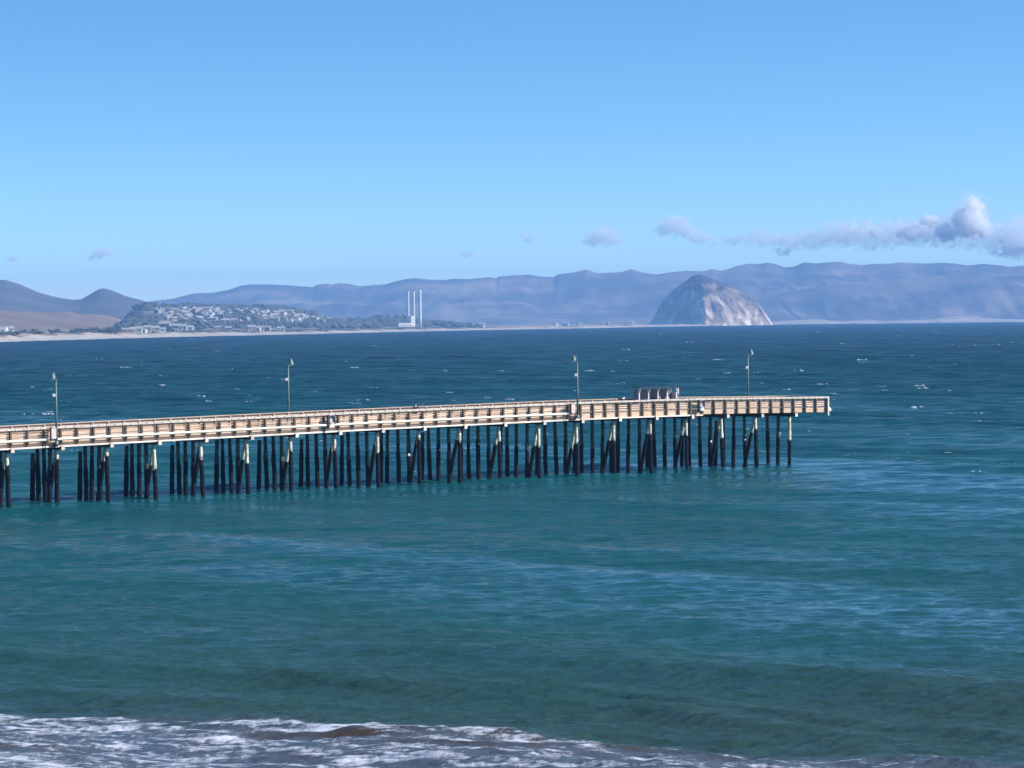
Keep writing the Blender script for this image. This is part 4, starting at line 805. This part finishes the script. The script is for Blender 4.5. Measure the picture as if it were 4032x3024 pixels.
# ---------------------------------------------------------------- clouds (beyond the haze)
def cloud_mat(name, dens, col, thr):
    m = bpy.data.materials.new(name); m.use_nodes = True; m.node_tree.nodes.clear(); L = m.node_tree.links
    out = N(m, 'ShaderNodeOutputMaterial'); pv = N(m, 'ShaderNodeVolumePrincipled'); pv.inputs['Color'].default_value = rgba(col); pv.inputs['Anisotropy'].default_value = 0.0
    tcn = N(m, 'ShaderNodeTexCoord'); ln = N(m, 'ShaderNodeVectorMath', operation='LENGTH'); L.new(tcn.outputs['Object'], ln.inputs[0])
    geo = N(m, 'ShaderNodeNewGeometry'); nz = N(m, 'ShaderNodeTexNoise', Scale=0.017, Detail=8.0, Roughness=0.66); L.new(geo.outputs['Position'], nz.inputs['Vector'])
    a = N(m, 'ShaderNodeMath', operation='MULTIPLY_ADD'); L.new(nz.outputs['Fac'], a.inputs[0]); a.inputs[1].default_value = 3.2; a.inputs[2].default_value = -thr
    b = N(m, 'ShaderNodeMath', operation='SUBTRACT'); L.new(a.outputs[0], b.inputs[0]); L.new(ln.outputs['Value'], b.inputs[1])
    r = N(m, 'ShaderNodeMapRange'); r.inputs['From Min'].default_value = 0.0; r.inputs['From Max'].default_value = 0.22; r.inputs['To Max'].default_value = dens; L.new(b.outputs[0], r.inputs[0])
    L.new(r.outputs[0], pv.inputs['Density']); L.new(pv.outputs[0], out.inputs['Volume'])
    return m
CL_thin = cloud_mat('thin_grey_cloud', 0.014, (0.95, 0.96, 1.0), 0.84)
CL_mid = cloud_mat('grey_cloud', 0.0055, (0.99, 0.985, 1.0), 0.82)
CL_small = cloud_mat('small_grey_cloud', 0.010, (0.98, 0.98, 1.0), 0.74)
CL_thick = cloud_mat('white_cloud', 0.024, (0.998, 0.998, 1.0), 0.78)
CD = 21000.0
def puff(name, px, py, wpx, hpx, m, parent=None, tilt=0.0):
    CD_ = CD - (600 if m is CL_thick else 0); p = at(px, py, CD_); k = CD_ / FPX; o = MB(); o.blob((0, 0, 0), 1.0, 3, 0.0); o = o.build(name, m)
    o.location = p if parent is None else p - parent.location; o.scale = (wpx * k / 2, max(wpx * 0.5, hpx) * k / 2, hpx * k / 2); o.rotation_euler = (0, tilt, 0)
    if parent: o.parent = parent
    return o
for px, py, w_, h_, m_, t_, lb in ((48, 1018, 80, 30, CL_thin, 0, 'faint grey cloud wisp low at the far left over the brown hill'), (400, 1000, 130, 60, CL_thin, -0.25, 'small grey cloud above the saddle between the left hills'), (2080, 940, 80, 42, CL_thin, 0.3, 'smallest grey cloud alone in the sky near the middle'), (2375, 933, 190, 90, CL_small, -0.05, 'flat based grey cloud left of the peak of the great rock'), (1845, 1000, 110, 30, CL_thin, -0.1, 'faint grey cloud wisp low above the chimneys'), (2885, 945, 100, 55, CL_small, 0.0, 'small grey cloud between the domed cloud and the long cloud bank')):
    tag(puff('cloud', px, py, w_, h_, m_, None, t_), lb, 'cloud', 'separate small clouds')
cl = empty('cloud', at(2680, 905, CD)); tag(cl, 'grey cloud with a domed top and a tail to the right above the great rock', 'cloud', 'separate small clouds')
puff('cloud_lobe', 2650, 890, 185, 100, CL_small, cl); puff('cloud_lobe', 2755, 935, 170, 62, CL_small, cl, 0.3)
bk = empty('cloud_bank', at(3600, 940, CD)); tag(bk, 'long low cloud bank over the right hills with a bright white tower', 'cloud')
for px, py, w_, h_, m_, t_ in ((3010, 938, 230, 105, CL_mid, 0.1), (3150, 945, 260, 110, CL_mid, 0), (3300, 920, 320, 130, CL_mid, -0.1), (3430, 925, 330, 150, CL_mid, 0), (3600, 915, 360, 150, CL_mid, 0), (3760, 905, 330, 180, CL_mid, -0.1), (3900, 930, 300, 150, CL_mid, 0), (4020, 925, 260, 200, CL_mid, 0), (4200, 930, 300, 180, CL_mid, 0), (3090, 990, 110, 50, CL_thin, 0), (4000, 975, 260, 110, CL_thin, 0), (3826, 835, 170, 180, CL_mid, 0),
                               (3452, 916, 75, 60, CL_thick, 0), (3580, 915, 120, 80, CL_thick, 0), (3660, 868, 95, 75, CL_thick, 0), (3730, 915, 110, 90, CL_thick, 0), (3820, 875, 175, 150, CL_thick, 0.2), (3835, 815, 90, 110, CL_thick, 0), (3875, 905, 110, 70, CL_thick, 0)):
    puff('cloud_lobe', px, py, w_, h_, m_, bk, t_)

# ---------------------------------------------------------------- haze
hz = MB(); hz.box(-9500, 9500, -400, 12800, -6, 245)
mh = bpy.data.materials.new('haze_air'); mh.use_nodes = True; mh.node_tree.nodes.clear()
ho = N(mh, 'ShaderNodeOutputMaterial'); hv = N(mh, 'ShaderNodeVolumePrincipled'); hv.inputs['Color'].default_value = (0.23, 0.49, 0.94, 1); hv.inputs['Density'].default_value = 1.02e-4; hv.inputs['Anisotropy'].default_value = 0.0
mh.node_tree.links.new(hv.outputs[0], ho.inputs['Volume'])
tag(hz.build('haze', mh), 'pale blue sea haze over the bay', 'haze', kind='stuff')

# ---------------------------------------------------------------- repeats are told apart by their place in the row
ORD = ['leftmost', 'second', 'third', 'fourth', 'fifth', 'sixth', 'seventh', 'eighth', 'ninth', 'tenth', 'eleventh', 'twelfth', 'thirteenth', 'fourteenth', 'fifteenth', 'sixteenth', 'seventeenth', 'eighteenth', 'nineteenth', 'twentieth', 'twenty-first', 'twenty-second', 'twenty-third', 'twenty-fourth', 'twenty-fifth']
gl = {}
for o in bpy.data.objects:
    if o.parent is None and 'group' in o and 'label' in o: gl.setdefault((o['group'], o['label']), []).append(o)
for (g_, l_), os_ in gl.items():
    if len(os_) < 2: continue
    os_.sort(key=lambda o: o.location.x / o.location.y)
    for k, o in enumerate(os_):
        o['label'] = (ORD[k] if k == 0 else 'rightmost' if k == len(os_) - 1 else ORD[k] + ' from left') + ' ' + l_
